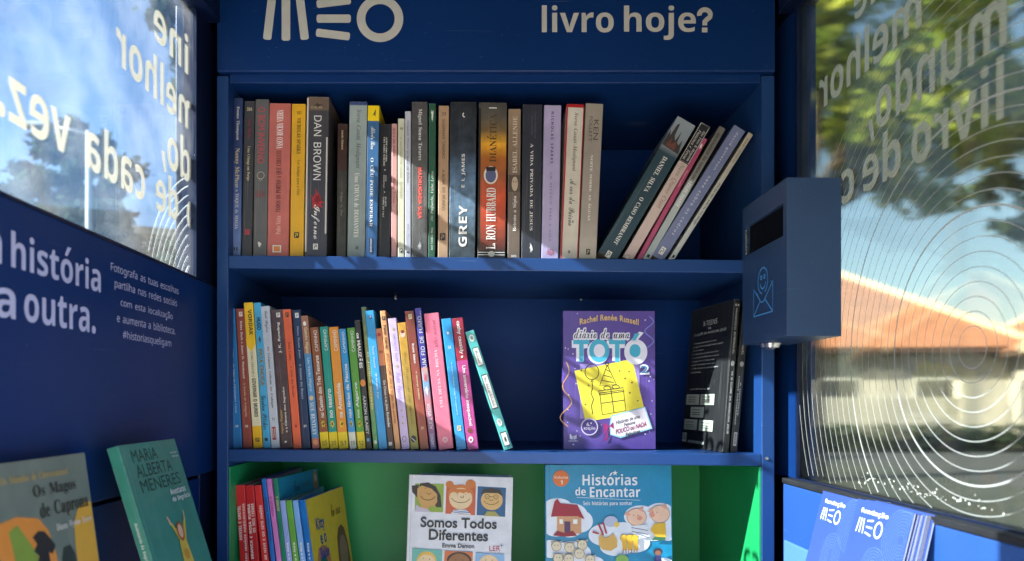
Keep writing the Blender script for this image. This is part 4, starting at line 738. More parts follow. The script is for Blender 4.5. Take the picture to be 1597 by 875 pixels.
fp.strokes('cover_art', [cp(ring(258, 394, 38, 28, 42)), cp([(258, 436), (250, 446), (266, 446), (258, 436)]), cp([(258, 446), (262, 480), (252, 510), (266, 545), (254, 580), (262, 625)]),
                         cp([(342, 356), (300, 470), (392, 462), (342, 356)]), cp([(334, 380), (356, 392)]), cp([(322, 412), (368, 424)]), cp([(310, 440), (378, 452)]), cp(ring(342, 350, 9, 14)),
                         cp([(300, 510), (430, 492), (444, 606), (314, 628), (300, 510)]), cp([(294, 498), (430, 480), (434, 500), (298, 520), (294, 498)]), cp([(362, 492), (378, 616)]), cp([(306, 566), (438, 548)]),
                         cp(ring(342, 482, 20, 16, 11)), cp(ring(388, 476, 20, 16, 11))], .0013, K_, cov)
for q, c, wd in ((1, (238, 236, 246), .013), (0, None, 0)):
    if q:   # pale outline behind the title
        fp.multi('title', [cp([(148, 220), (236, 220), (236, 262), (214, 266), (214, 336), (172, 336), (172, 262), (148, 262)]), [C(*p) for p in disc(292, 284, 60, 28, 66)], cp([(340, 222), (440, 222), (440, 262), (414, 264), (414, 334), (370, 334), (370, 264), (340, 262)]), [C(*p) for p in disc(500, 284, 64, 28, 70)], cp([(470, 222), (520, 172), (544, 178), (500, 232)])], (236, 234, 244), cov)
fp.text('title', 'TOTÓ', 'H', (72, 176, 204), (C(156, 0)[0], C(552, 0)[0], C(0, 182)[1], C(0, 342)[1]), cov)
for ox_, oy_ in ((-5, -5), (5, -5), (-5, 5), (5, 5), (0, 7), (0, -7)): fp.text('title', 'diário de uma', 'C', (238, 234, 244), (C(160 + ox_, 0)[0], C(464 + ox_, 0)[0], C(0, 156 + oy_)[1], C(0, 213 + oy_)[1]), cov)
fp.text('title', 'diário de uma', 'C', (40, 34, 52), (C(160, 0)[0], C(464, 0)[0], C(0, 158)[1], C(0, 211)[1]), cov)
V, Fc = layout('Rachel Renée Russell', 'B', .04); mxx = max(a for a, b in V)
fp.emit('author_name', [C(190 + a / mxx * 326, 135 - b * 46 - 26 * math.sin(math.pi * a / mxx) + (a / mxx) * 2) for a, b in V], Fc, (228, 190, 120), cov)
fp.text('number', '2', 'H', (238, 234, 244), (C(520, 0)[0], C(574, 0)[0], C(0, 352)[1], C(0, 408)[1]), cov); fp.text('number', '2', 'B', (72, 150, 190), (C(528, 0)[0], C(566, 0)[0], C(0, 360)[1], C(0, 400)[1]), cov)
fp.poly('cover_tag', cp([(352, 690), (362, 632), (548, 584), (588, 704), (412, 756), (356, 738)]), (150, 200, 216), cov); fp.poly('cover_tag', cp([(360, 692), (368, 638), (544, 591), (580, 700), (412, 748), (362, 733)]), (236, 226, 232), cov)
for t, st, c, a, b, x0, x1 in (('Histórias de uma', 'B', K_, 640, 664, 388, 520), ('Falsona', 'B', K_, 664, 684, 432, 494), ('POUCO ou NADA', 'B', (150, 40, 80), 682, 712, 386, 556), ('Fabulosa', 'B', K_, 714, 736, 440, 520)):
    V, Fc = layout(t, st); m1 = max(p[0] for p in V); fp.emit('cover_tag', [C(x0 + p[0] / m1 * (x1 - x0), b - p[1] / .75 * (b - a) * .9 - (p[0] / m1 - .5) * .27 * (x1 - x0)) for p in V], Fc, c, cov)
fp.multi('bow', [cp([(352, 690), (318, 670), (322, 740)]), cp([(352, 690), (372, 668), (376, 706)]), cp([(352, 696), (318, 770), (336, 770)])], (160, 40, 110), cov)
fp.ell('edition_seal', *C(242, 694), 47 / 3.5 * s, 47 / 3.5 * s, (214, 200, 226), cov); fp.ell('edition_seal', *C(242, 694), 41 / 3.5 * s, 41 / 3.5 * s, (76, 56, 124), cov)
fp.text('edition_seal', '6.ª', 'B', (226, 216, 236), (C(226, 0)[0], C(256, 0)[0], C(0, 670)[1], C(0, 690)[1]), cov); fp.text('edition_seal', 'EDIÇÃO', 'S', (226, 216, 236), (C(212, 0)[0], C(274, 0)[0], C(0, 692)[1], C(0, 714)[1]), cov)
fp.multi('publisher_mark', [cp([(134, 738), (150, 744), (150, 764), (134, 760)]), cp([(154, 744), (172, 738), (172, 760), (154, 764)])], (226, 220, 232), cov); fp.text('publisher_mark', 'GAILIVRO', 'S', (226, 220, 232), (C(128, 0)[0], C(178, 0)[0], C(0, 767)[1], C(0, 775)[1]), cov)

# two black teen books leaning right at the end of the middle shelf
def teen(label, xb0, xb1, xt0, yt, d, yaw, cover):
    r, cov, w, L = spine_book(2, label, xb0, xb1, xt0, yt, (34, 35, 36), [], d=d, dep=.165, yaw=yaw, group='black paperbacks at the right end of the middle shelf')
    sp = Plane2((0, 0, L), (1, 0, 0), (0, 0, -1), (0, -1, 0))
    sp.text('author_name', 'FRANCISCO BERENGUEL', 'T', (206, 206, 200), (.35 * w, .62 * w, .06 * L, .36 * L), cov, 'D')
    sp.ell('series_mark', .5 * w, .42 * L, .28 * w, .018 * L, (150, 150, 146), cov)
    if cover: sp.text('title', 'VS O CLUBE DA ANGELINA JOLIE', 'S', (206, 206, 200), (.35 * w, .68 * w, .47 * L, .88 * L), cov, 'D'); sp.text('number', '01', 'S', (206, 206, 200), (.2 * w, .8 * w, .03 * L, .045 * L), cov)
    else:
        sp.text('title', 'A HISTÓRIA', 'S', (206, 206, 200), (.5 * w, .72 * w, .54 * L, .76 * L), cov, 'D'); sp.text('title', 'CONDE SUBTERRÂNEO', 'S', (206, 206, 200), (.22 * w, .44 * w, .5 * L, .82 * L), cov, 'D'); sp.rect('publisher_mark', .28 * w, .74 * w, .87 * L, .96 * L, (190, 190, 184), cov); sp.text('publisher_mark', 'BOOK', 'S', (40, 40, 40), (.36 * w, .66 * w, .88 * L, .95 * L), cov, 'D')
    return r, cov, w, L
r, cov, w_, L_ = teen('black paperback with its pale-lettered back cover turned to the left', 1126.5, 1137.3, 1146, 466, 1.18, 7, True)
teen('black spine at the far right end of the middle shelf under the drop box', 1138.6, 1150.5, 1160.5, 468, 1.186, 5, False)
bp_ = Plane2((0, .165, L_), (0, -1, 0), (0, 0, -1), (-1, 0, 0), .00008)      # the back cover: u runs from the fore-edge to the spine
WT = (206, 208, 200); DW = .165
def bu(f): return f * DW
bp_.text('back_cover_text', 'X-TEENS', 'T', WT, (bu(.33), bu(.66), .1 * L_, .135 * L_), cov); bp_.text('back_cover_text', 'VS', 'S', WT, (bu(.46), bu(.53), .15 * L_, .165 * L_), cov); bp_.text('back_cover_text', 'O CLUBE DA ANGELINA JOLIE', 'T', WT, (bu(.12), bu(.88), .178 * L_, .2 * L_), cov)
ln = ['A Mia nunca quis entrar na turma', 'mas agora tem uma equipa inteira à espera', 'dos seus planos.', 'Em cada aventura os amigos descobrem', 'o que ficou escondido atrás da escola', 'e ninguém parece acreditar neles', 'quando tudo começa a correr mal e', 'o relógio não pára de bater nas horas', 'mais estranhas.']
for i, t in enumerate(ln): bp_.text('back_cover_text', t, 'N', WT, (bu(.12), bu(.12 + .0175 * len(t)), (.245 + i * .026) * L_, (.259 + i * .026) * L_), cov)
bp_.text('back_cover_text', 'QUEM SÃO OS X-TEENS?', 'T', WT, (bu(.14), bu(.62), .575 * L_, .59 * L_), cov)
for x, y in ((.06, .62), (.42, .62), (.2, .71), (.06, .8), (.44, .8)): bp_.rect('back_cover_panel', bu(x), bu(x + .33), y * L_, (y + .075) * L_, (170, 176, 162), cov); bp_.strokes('back_cover_panel', [[(bu(x + .04), (y + k) * L_), (bu(x + .24), (y + k) * L_)] for k in (.02, .04, .055)], .0012, (70, 74, 66), cov)
bp_.rect('barcode', bu(.03), bu(.15), .9 * L_, .965 * L_, (214, 214, 206), cov); bp_.strokes('barcode', [[(bu(.04 + k * .011), .905 * L_), (bu(.04 + k * .011), .95 * L_)] for k in range(10)], .0007, (30, 30, 30), cov)
bp_.text('back_cover_text', 'BOOKSMILE', 'S', WT, (bu(.2), bu(.6), .95 * L_, .968 * L_), cov)

# ---- green bay
G3 = 'picture books in the green bay'
RED = (196, 26, 34)
def row3(label, xt0, xt1, yt, xb0, cols, deco, d=1.19, dep=.2, yaw=0, **k):
    """xb0 is the spine's left edge at the picture's bottom; the shelf is lower still"""
    s = d / F; zb = S3[0]; yb = VY - zb / s; lean = (xt0 - xb0) / (875 - yt); x_b = xt0 - lean * (yb - yt)
    return spine_book(3, label, x_b, x_b + (xt1 - xt0), xt0, yt, cols, deco, d=d, dep=dep, yaw=yaw, wear=.35, gap=.1, **k)
row3('red storybook first on the left in the green bay', 355.8, 366.6, 756.4, 355, RED, [tx(T_, 'O LOBO E A RAPOSA', 'S', 'w', 'U', 418, 730, .2, .62)])
row3('red storybook with two lines of white capitals, second in the bay', 367, 381.6, 757, 373.8, (206, 38, 42), [tx(T_, 'HANSEL E GRETEL', 'S', 'w', 'U', 445, 712, .1, .42), tx(T_, 'OS QUATRO IRMÃOS HABILIDOSOS', 'S', 'w', 'U', 430, 1010, .56, .92)])
row3('red storybook with two stacked titles, third in the bay', 382, 395.6, 757.5, 390.5, (190, 30, 36), [tx(T_, 'ROSA BRANCA E ROSA RUBRA', 'S', 'w', 'U', 430, 970, .12, .42), tx(T_, 'OS SEIS CISNES', 'S', 'w', 'U', 430, 655, .55, .86)])
row3('red storybook beside the tall blue one', 396, 407, 757.5, 408, (208, 44, 44), [tx(T_, 'BRANCA DE NEVE E OS SETE ANÕES', 'S', 'w', 'U', 444, 1010, .34, .82)])
row3('tall blue picture book beside the red storybooks', 407.3, 414.6, 747, 422, (14, 104, 186), [tx(T_, 'CONTOS PARA CONTAR', 'S', (20, 40, 90), 'D', 380, 720, .3, .75)], dep=.21)
row3('tall lilac-pink picture book between the blue and green ones', 415, 423, 747.5, 431, (200, 116, 184), [tx(T_, 'O SEGREDO', 'S', (150, 50, 120), 'D', 376, 530, .25, .75)], dep=.21)
rr, cv, w4, L4 = row3('tall green picture book with a teal blue front cover', 423.6, 431, 747, 438.5, (30, 128, 96), [tx(T_, 'O GANCHO', 'S', 'c', 'D', 376, 490, .2, .78)], dep=.175, yaw=-9)
fc = Plane2((w4, 0, L4), (0, 1, 0), (0, 0, -1), (1, 0, 0), .00008)
fc.rect('front_cover', .002, .173, .001, L4 - .002, (34, 132, 164), cv); fc.text('front_cover', 'Tomi', 'C', 'k' and (30, 30, 30), (.06, .09, .012, .03), cv); fc.text('front_cover', 'UNGERER', 'B', (60, 90, 100), (.095, .13, .018, .026), cv)
fc.ell('front_cover', .158, .022, .01, .02, (190, 120, 80), cv); fc.ell('front_cover', .16, .016, .005, .007, (225, 190, 150), cv)
for lab, a, b, c, xb, nm in (('periwinkle picture book in front of the tall green one', 436, 444.8, (138, 158, 218), 447, 'Kitty e o Balão'), ('leaf green picture book second of the low four', 445, 455, (88, 156, 48), 456.6, 'Kitty e o Bolo'), ('pale blue picture book third of the low four', 455.4, 464.6, (112, 164, 222), 467.6, 'Kitty e o Barco')):
    row3(lab, a, b, 781, xb, c, [tx(T_, nm, 'B', 'w', 'D', 735, 960, .3, .72)], dep=.2)
rr, cv, w5, L5 = row3('royal blue picture book with a yellow front cover showing', 465, 475, 781, 478, (10, 106, 184), [tx(T_, 'Kitty e o Balde', 'B', 'w', 'D', 740, 960, .3, .72)], dep=.2, yaw=-7)
fc = Plane2((w5, 0, L5), (0, 1, 0), (0, 0, -1), (1, 0, 0), .00006)
fc.rect('front_cover', .002, .199, .001, L5 - .001, (232, 202, 60), cv)
BR = (120, 84, 60)
fc.poly('front_cover', [(.02, L5 - .001), (.02, .105), (.03, .085), (.055, .083), (.08, .095), (.085, .12), (.1, L5 - .001)], (196, 128, 86), cv); fc.poly('front_cover', [(.03, L5 - .001), (.033, .105), (.06, .1), (.075, .13), (.08, L5 - .001)], (30, 110, 80), cv)
fc.poly('front_cover', [(.12, L5 - .001), (.125, .12), (.13, .085), (.142, .07), (.16, .066), (.175, .075), (.185, .1), (.188, .13), (.194, L5 - .001)], BR, cv); fc.ell('front_cover', .158, .115, .022, .03, (158, 128, 104), cv); fc.ell('front_cover', .105, .15, .016, .02, (190, 90, 60), cv); fc.rect('front_cover', .03, .197, .16, L5 - .002, (96, 84, 60), cv)
rn = random.Random(3)
fc.text('front_cover', 'Kitty', 'B', (40, 74, 150), (.033, .075, .036, .062), cv); fc.text('front_cover', 'e o', 'B', (40, 74, 150), (.045, .075, .066, .082), cv); fc.text('front_cover', 'Balde', 'B', (40, 74, 150), (.037, .08, .086, .106), cv)
fc.text('front_cover', 'Em casa', 'C', (90, 60, 40), (.115, .165, .024, .046), cv)

# "Somos Todos Diferentes"
d = 1.25; s = d / F
root, cov, fp = faced_book('white picture book face out with smiling cartoon children', ((630 - VX) * s, d, H - .4045), (R(-4), R(1.6), 0), 164 * s, .4045 - 118 * s + .002, .012, (224, 226, 232), G3, hard=True)
Ls = .4045 - 118 * s + .002
C = lambda X, Y: ((600 + X / 5 - 630) * s, (700 + Y / 5 - 742.5) * s)
fp.rect('spine_groove', .004, .0048, .001, Ls - .001, (190, 194, 204), cov)
E_ = lambda n, x, y, rx, ry, c: fp.ell(n, *C(x, y), rx / 5 * s, ry / 5 * s, c, cov)
SK, SK2, HB = (208, 160, 92), (236, 206, 160), (48, 38, 34)
PT = 'child_portrait'
fp.poly(PT, cp([(197, 282), (424, 278), (424, 502), (200, 502)]), (146, 172, 66), cov); fp.poly(PT, cp([(444, 284), (678, 284), (676, 518), (442, 512)]), (206, 96, 56), cov); fp.poly(PT, cp([(692, 290), (916, 296), (914, 524), (690, 516)]), (34, 92, 140), cov)
fp.poly(PT, cp([(236, 280), (300, 270), (360, 300), (400, 370), (412, 462), (372, 464), (230, 300)]), HB, cov); fp.poly(PT, cp([(170, 300), (226, 290), (220, 396), (176, 350)]), HB, cov)
fp.poly(PT, cp([(216, 320), (250, 296), (330, 320), (372, 360), (376, 420), (352, 458), (310, 462), (308, 482), (240, 482), (246, 448), (216, 390)]), SK, cov); fp.poly(PT, cp([(200, 502), (212, 448), (250, 470), (300, 478), (326, 502)]), (200, 190, 206), cov)
E_(PT, 470, 282, 32, 28, (208, 120, 52)); E_(PT, 636, 274, 40, 34, (208, 120, 52)); E_(PT, 558, 356, 100, 76, (212, 122, 54)); E_(PT, 560, 390, 92, 84, SK2); fp.poly(PT, cp([(464, 340), (480, 316), (640, 316), (652, 340), (620, 346), (600, 338), (580, 350), (555, 340), (530, 350), (505, 338), (485, 348)]), (212, 122, 54), cov)
fp.poly(PT, cp([(484, 512), (510, 478), (610, 476), (646, 514)]), (226, 230, 236), cov); fp.strokes(PT, [cp([(498, 496), (560, 504), (634, 496)]), cp([(512, 484), (560, 492), (620, 484)])], .0012, (60, 96, 150), cov)
E_(PT, 806, 396, 86, 78, (222, 180, 112)); fp.poly(PT, cp([(714, 352), (740, 312), (800, 302), (870, 312), (894, 362), (850, 340), (760, 340)]), HB, cov); fp.poly(PT, cp([(744, 522), (770, 484), (836, 484), (872, 522)]), (170, 160, 90), cov)
smile = lambda x, y, w2, h2: cp(ring(x, y, w2, 16, h2, 15, 165))
fp.strokes(PT, [smile(560, 376, 74, 46), cp(ring(572, 374, 11, 10, 10, -60, 200)), smile(300, 366, 58, 44), cp([(288, 352), (310, 366), (326, 352)]), smile(802, 388, 60, 42), cp(ring(768, 369, 17, 14)), cp(ring(838, 369, 17, 14)), cp([(785, 368), (821, 368)]), cp([(784, 392), (802, 400), (818, 392)])], .0009, (90, 52, 30), cov)
fp.multi(PT, [disc(*C(x, y), .0008, 8) for x, y in ((534, 356), (596, 356), (278, 316), (342, 330), (768, 369), (838, 369))], HB, cov)
fp.text('title', 'Somos Todos', 'B', (28, 30, 42), (C(250, 0)[0], C(850, 0)[0], C(0, 540)[1], C(0, 622)[1]), cov); fp.text('title', 'Diferentes', 'B', (28, 30, 42), (C(318, 0)[0], C(784, 0)[0], C(0, 634)[1], C(0, 720)[1]), cov); fp.text('author_name', 'Emma Damon', 'B', (40, 42, 54), (C(426, 0)[0], C(678, 0)[0], C(0, 742)[1], C(0, 776)[1]), cov)
fp.text('reading_plan_mark', 'LER', 'N', (190, 50, 80), (C(796, 0)[0], C(882, 0)[0], C(0, 752)[1], C(0, 792)[1]), cov); fp.strokes('reading_plan_mark', [cp([(892, 732), (892, 764)]), cp([(876, 748), (908, 748)])], .0006, K_, cov); fp.text('reading_plan_mark', 'PLANO NACIONAL', 'T', (120, 120, 130), (C(798, 0)[0], C(884, 0)[0], C(0, 798)[1], C(0, 805)[1]), cov)
fp.poly(PT, cp([(192, 788), (428, 796), (426, 1020), (190, 1014)]), (110, 184, 170), cov); fp.poly(PT, cp([(446, 800), (668, 804), (666, 1030), (444, 1024)]), (214, 116, 62), cov); fp.poly(PT, cp([(690, 808), (916, 814), (914, 1036), (688, 1030)]), (140, 184, 222), cov)
E_(PT, 306, 880, 76, 72, (226, 186, 84)); E_(PT, 306, 910, 74, 76, SK2); E_(PT, 562, 870, 96, 64, HB); E_(PT, 562, 902, 90, 84, (150, 100, 60)); E_(PT, 796, 906, 82, 84, SK2)
fp.multi(PT, [disc(*C(x, y), .0008, 8) for x, y in ((280, 862), (330, 868), (536, 866), (592, 868), (770, 862), (820, 862))], HB, cov)
root2, cov2, fp2 = faced_book('pale blue-grey book mostly hidden behind the white children book', ((650 - VX) * 1.3 / F, 1.284, H - .4045), (R(-4), R(1.2), 0), 142 * 1.3 / F, .4045 - 113.5 * 1.29 / F, .01, (150, 174, 196), G3)
fp2.rect('cover_band', .1, .158, .004, .03, (60, 96, 150), cov2)

# fairy tale book
d = 1.215; s = d / F
Lh = .4045 - 100.5 * s
root, cov, fp = faced_book('blue fairy-tale book face out with white clouds and animals', ((852 - VX) * s, d, H - .4045), (R(-2.5), 0, R(.6)), 199 * s, Lh, .016, (22, 138, 178), G3, hard=True)
C = lambda X, Y: ((830 + X / 4.203 - 852) * s, (700 + Y / 4.203 - 725.5) * s)
E_ = lambda n, x, y, rx, ry, c: fp.ell(n, *C(x, y), rx / 4.203 * s, ry / 4.203 * s, c, cov)
fp.rect('spine_groove', .006, .0068, .001, Ls - .001, (18, 108, 146), cov)
WHT = (228, 234, 240); CL = 'cloud'
def blob(pts): fp.multi(CL, [[C(*p) for p in disc(x, y, rx, 24, ry)] for x, y, rx, ry in pts], WHT, cov)
class _K: pass
def clouds(pts):
    for x, y, rx, ry in pts:
        x0, x1 = max(x - rx, 97), min(x + rx, 922)
        P_ = [C(min(max(a, 97), 922), b) for a, b in disc(x, y, rx, 28, ry)]; fp.poly(CL, P_, WHT, cov)
clouds([(170, 390, 100, 62), (260, 440, 110, 80), (160, 490, 110, 90), (320, 480, 84, 74), (250, 530, 80, 56), (720, 450, 110, 74), (850, 430, 100, 70), (800, 540, 130, 70), (900, 540, 60, 70), (470, 570, 96, 70), (600, 560, 100, 74), (680, 620, 100, 66), (560, 650, 110, 58), (130, 660, 80, 60), (260, 690, 130, 80), (400, 760, 80, 52), (870, 760, 70, 40)])
fp.ell('volume_badge', *C(194, 198), 54 / 4.203 * s, 54 / 4.203 * s, (214, 112, 48), cov); fp.text('volume_badge', 'Volume', 'N', (240, 220, 200), (C(146, 0)[0], C(240, 0)[0], C(0, 180)[1], C(0, 200)[1]), cov); fp.text('volume_badge', '1', 'S', (240, 230, 220), (C(190, 0)[0], C(204, 0)[0], C(0, 210)[1], C(0, 236)[1]), cov)
fp.text('title', 'Histórias', 'S', (232, 236, 238), (C(336, 0)[0], C(700, 0)[0], C(0, 160)[1], C(0, 244)[1]), cov); fp.text('title', 'de', 'S', (232, 236, 238), (C(288, 0)[0], C(358, 0)[0], C(0, 256)[1], C(0, 310)[1]), cov); fp.text('title', 'Encantar', 'S', (232, 236, 238), (C(384, 0)[0], C(718, 0)[0], C(0, 254)[1], C(0, 322)[1]), cov)
fp.strokes('title', [cp([(296, 322), (718, 342)])], .0007, (220, 230, 236), cov); fp.text('subtitle', 'Seis histórias para sonhar', 'S', (226, 232, 236), (C(340, 0)[0], C(664, 0)[0], C(0, 344)[1], C(0, 382)[1]), cov)
fp.poly('title', [C(552 + (20 if i % 2 == 0 else 8) * math.sin(i * math.pi / 5), 162 - (20 if i % 2 == 0 else 8) * math.cos(i * math.pi / 5)) for i in range(10)], (240, 240, 236), cov)
# a little red-roofed cottage, two pigs, a cat, chicks and sheep: plain animals
fp.poly('cover_art', cp([(166, 430), (326, 430), (326, 560), (166, 560)]), (206, 152, 108), cov); fp.poly('cover_art', cp([(126, 450), (150, 350), (170, 332), (190, 362), (300, 372), (348, 466), (300, 446), (170, 446)]), (160, 26, 48), cov); fp.poly('cover_art', cp([(214, 480), (254, 480), (254, 560), (214, 560)]), (84, 48, 90), cov); fp.poly('cover_art', cp([(140, 572), (168, 540), (220, 556), (270, 540), (298, 574), (220, 580)]), (140, 22, 44), cov); fp.multi('cover_art', [cp([(182, 466), (204, 466), (204, 496), (182, 496)]), cp([(272, 466), (300, 466), (300, 496), (272, 496)])], (240, 240, 230), cov)
PK = (240, 196, 164)
for x, y in ((692, 452), (846, 432)):
    E_('cover_art', x, y, 66, 58, (150, 110, 96)); E_('cover_art', x, y, 63, 55, PK); E_('cover_art', x + (20 if x < 800 else -52), y + 6, 18, 15, (226, 150, 124)); fp.multi('cover_art', [cp([(x - 52, y - 38), (x - 84, y - 16), (x - 40, y - 8)]), cp([(x + 10, y - 50), (x + 44, y - 70), (x + 40, y - 30)])], (228, 160, 132), cov); fp.multi('cover_art', [disc(*C(x + a, y - 12), .0008, 8) for a in ((-20, 8) if x < 800 else (-20, -48))], HB, cov)
fp.poly('cover_art', cp([(654, 510), (760, 500), (776, 580), (730, 590), (664, 560)]), (232, 234, 236), cov); fp.strokes('cover_art', [cp([(656, 520), (764, 540)]), cp([(658, 546), (768, 566)]), cp([(690, 560), (770, 586)])], .0011, (70, 80, 110), cov)
fp.poly('cover_art', cp([(806, 496), (880, 488), (884, 586), (816, 580), (782, 540)]), (232, 182, 44), cov); fp.poly('cover_art', cp([(812, 580), (882, 584), (876, 606), (790, 602)]), (60, 110, 70), cov)
fp.poly('cover_art', cp([(440, 590), (452, 560), (476, 586), (510, 580), (536, 556), (562, 606), (560, 648), (520, 672), (466, 664), (442, 640)]), (218, 172, 84), cov); E_('cover_art', 520, 480, 46, 36, (186, 192, 214)); E_('cover_art', 558, 500, 18, 18, (232, 200, 90)); fp.strokes('cover_art', [cp([(470, 570), (440, 500), (470, 490), (490, 560)]), cp([(400, 548), (440, 560)])], .003, (170, 40, 60), cov)
for i in range(3): E_('cover_art', 606 + i * 36, 590, 24, 26, (90, 70, 20)); E_('cover_art', 606 + i * 36, 590, 22, 24, (236, 186, 50)); fp.poly('cover_art', cp([(592 + i * 36, 606), (624 + i * 36, 606), (626 + i * 36, 668), (598 + i * 36, 668)]), (230, 176, 40), cov)
fp.strokes('cover_art', [cp([(600 + i * 36, 660), (596 + i * 38, 690)]) for i in range(3)] + [cp([(616 + i * 36, 660), (620 + i * 36, 692)]) for i in range(3)], .0009, (150, 60, 50), cov)
for x, y in ((160, 640), (246, 650), (330, 632), (310, 690), (170, 720), (240, 724), (380, 730)): E_('cover_art', x, y, 33, 34, (120, 104, 84)); E_('cover_art', x, y, 30, 31, (222, 208, 176)); fp.multi('cover_art', [disc(*C(x - 10, y - 6), .0008, 8), disc(*C(x + 10, y - 6), .0008, 8)], HB, cov); fp.multi('cover_art', [cp([(x - 30, y - 20), (x - 40, y - 36), (x - 16, y - 28)]), cp([(x + 30, y - 20), (x + 40, y - 36), (x + 16, y - 28)])], (196, 180, 150), cov)
E_('cover_art', 590, 726, 42, 30, (130, 178, 84)); E_('cover_art', 826, 676, 30, 24, (60, 50, 60)); fp.poly('cover_art', cp([(806, 700), (846, 700), (850, 760), (800, 760)]), (60, 60, 110), cov); E_('cover_art', 826, 684, 20, 16, (150, 100, 80))

# ---- left rack: two books leaning back on the side wall (covers face +x)
def rack_book(label, ynear, yfar, xtop, ztop, lean, th, col, L=.235):
    """near edge is the cover's left edge; the book leans so that its top touches the wall side"""
    w = yfar - ynear; a = R(lean)
    bx = xtop + L * math.sin(a); zb = ztop - L * math.cos(a)
    # local: x = cover width (-> +y world), y into the book (-> -x world), z up; rotate about z by 90 deg, then lean
    root, cov, fp = faced_book(label, (bx, ynear, H + zb), (0, 0, 0), w, L, th, col, 'books in the rack on the left wall', rough=.34)
    root.rotation_mode = 'QUATERNION'
    m = Matrix.Rotation(-a, 3, 'Y') @ Matrix.Rotation(R(90), 3, 'Z'); root.rotation_quaternion = m.to_quaternion()
    return root, cov, fp, w
r_, cov, fp, w = rack_book('green book leaning on the left wall with a girl in a yellow dress', .795, .945, -.3835, -.048, 17, .0125, (62, 138, 122))
sx_, sv = w, .235
fr2 = lambda x0, x1, y0, y1: (x0 * w, x1 * w, y0, y1)
DKG = (24, 70, 62)
fp.rect('spine_groove', .006, .0072, .001, .234, (96, 164, 146), cov)
for t, y, x1 in (('MARIA', .007, .58), ('ALBERTA', .0245, .78), ('MENERES', .042, .86)): fp.text('author_name', t, 'N', DKG, fr2(.15, x1, y, y + .0145), cov)
fp.text('translator_note', 'Ilustrações', 'S', 'w' and (226, 230, 226), fr2(.82, .95, .016, .0185), cov); fp.text('translator_note', 'Rui Truta', 'S', (226, 230, 226), fr2(.84, .95, .0205, .023), cov)
fp.text('title', 'Aventuras', 'S', (232, 232, 226), fr2(.60, .9, .060, .0675), cov); fp.text('title', 'da Engrácia', 'S', (232, 232, 226), fr2(.60, .95, .069, .0775), cov)
q = lambda x, y: ((.56 + (x - .585) * .68) * w, .088 + (y - .1) * .66)
fp.poly('cover_art', [q(.5, .15), q(.68, .15), q(.72, .2), q(.44, .2)], (222, 190, 74), cov); fp.poly('cover_art', [q(.52, .152), q(.4, .118), q(.44, .116), q(.6, .15)], (222, 190, 74), cov); fp.poly('cover_art', [q(.6, .152), q(.76, .116), q(.8, .12), q(.68, .154)], (222, 190, 74), cov)
for pp in [[q(.38, .12), q(.345, .104), q(.365, .102), q(.43, .117)], [q(.77, .118), q(.81, .1), q(.83, .102), q(.8, .121)], [q(.5, .2), q(.54, .2), q(.53, .232), q(.5, .232)], [q(.61, .2), q(.65, .2), q(.66, .232), q(.63, .232)]]: fp.poly('cover_art', pp, (226, 184, 150), cov)
fp.ell('cover_art', .56 * w, .1115, .062 * w, .0115, (176, 92, 40), cov); fp.ell('cover_art', .56 * w, .111, .04 * w, .0082, (232, 192, 160), cov); fp.ell('cover_art', .56 * w, .139, .04 * w, .0062, (206, 150, 50), cov)
sp = Plane2((0, .0125, .235), (0, -1, 0), (0, 0, -1), (-1, 0, 0)); sp.text('title', 'Aventuras da Engrácia', 'S', (226, 228, 222), (.004, .0088, .085, .135), cov, 'D'); sp.text('author_name', 'MARIA ALBERTA MENERES', 'N', (170, 206, 194), (.0035, .009, .145, .225), cov, 'D')
r_, cov, fp, w = rack_book('olive grey book with orange and yellow arches at the left edge of the view', .602, .757, -.3985, -.0525, 7.8, .014, (112, 124, 112))
fp.poly('cover_art', [(a * w, b) for a, b in ((.02, .234), (.02, .05), (.2, .047), (.4, .053), (.48, .066), (.53, .09), (.55, .234))], (224, 142, 58), cov); fp.poly('cover_art', [(a * w, b) for a, b in ((.74, .234), (.742, .088), (.76, .066), (.82, .054), (.92, .049), (.985, .05), (.985, .234))], (222, 168, 58), cov)
fp.poly('cover_art', [(a * w, b) for a, b in ((.12, .058), (.2, .054), (.3, .074), (.4, .098), (.44, .16), (.2, .14))], (130, 156, 60), cov)
fp.poly('cover_art', [(a * w, b) for a, b in ((.34, .16), (.37, .098), (.325, .092), (.36, .086), (.315, .080), (.355, .075), (.32, .068), (.38, .064), (.44, .066), (.49, .074), (.53, .081), (.49, .088), (.455, .085), (.46, .104), (.5, .14), (.5, .234), (.34, .234))], (34, 32, 34), cov); fp.poly('cover_art', [(a * w, b) for a, b in ((.57, .234), (.575, .096), (.61, .086), (.68, .085), (.725, .095), (.73, .12), (.73, .234))], (40, 52, 46), cov)
fp.text('series', 'Os Mundos de Chrestomanci', 'R', (190, 164, 96), fr2(.1, .76, .012, .0185), cov); fp.text('title', 'Os Magos', 'R', (34, 28, 26), fr2(.38, .83, .0235, .037), cov); fp.text('title', 'de Caprona', 'R', (34, 28, 26), fr2(.42, .95, .0405, .0575), cov); fp.text('author_name', 'Diana Wynne Jones', 'R', (222, 220, 206), fr2(.56, .955, .0625, .0705), cov)

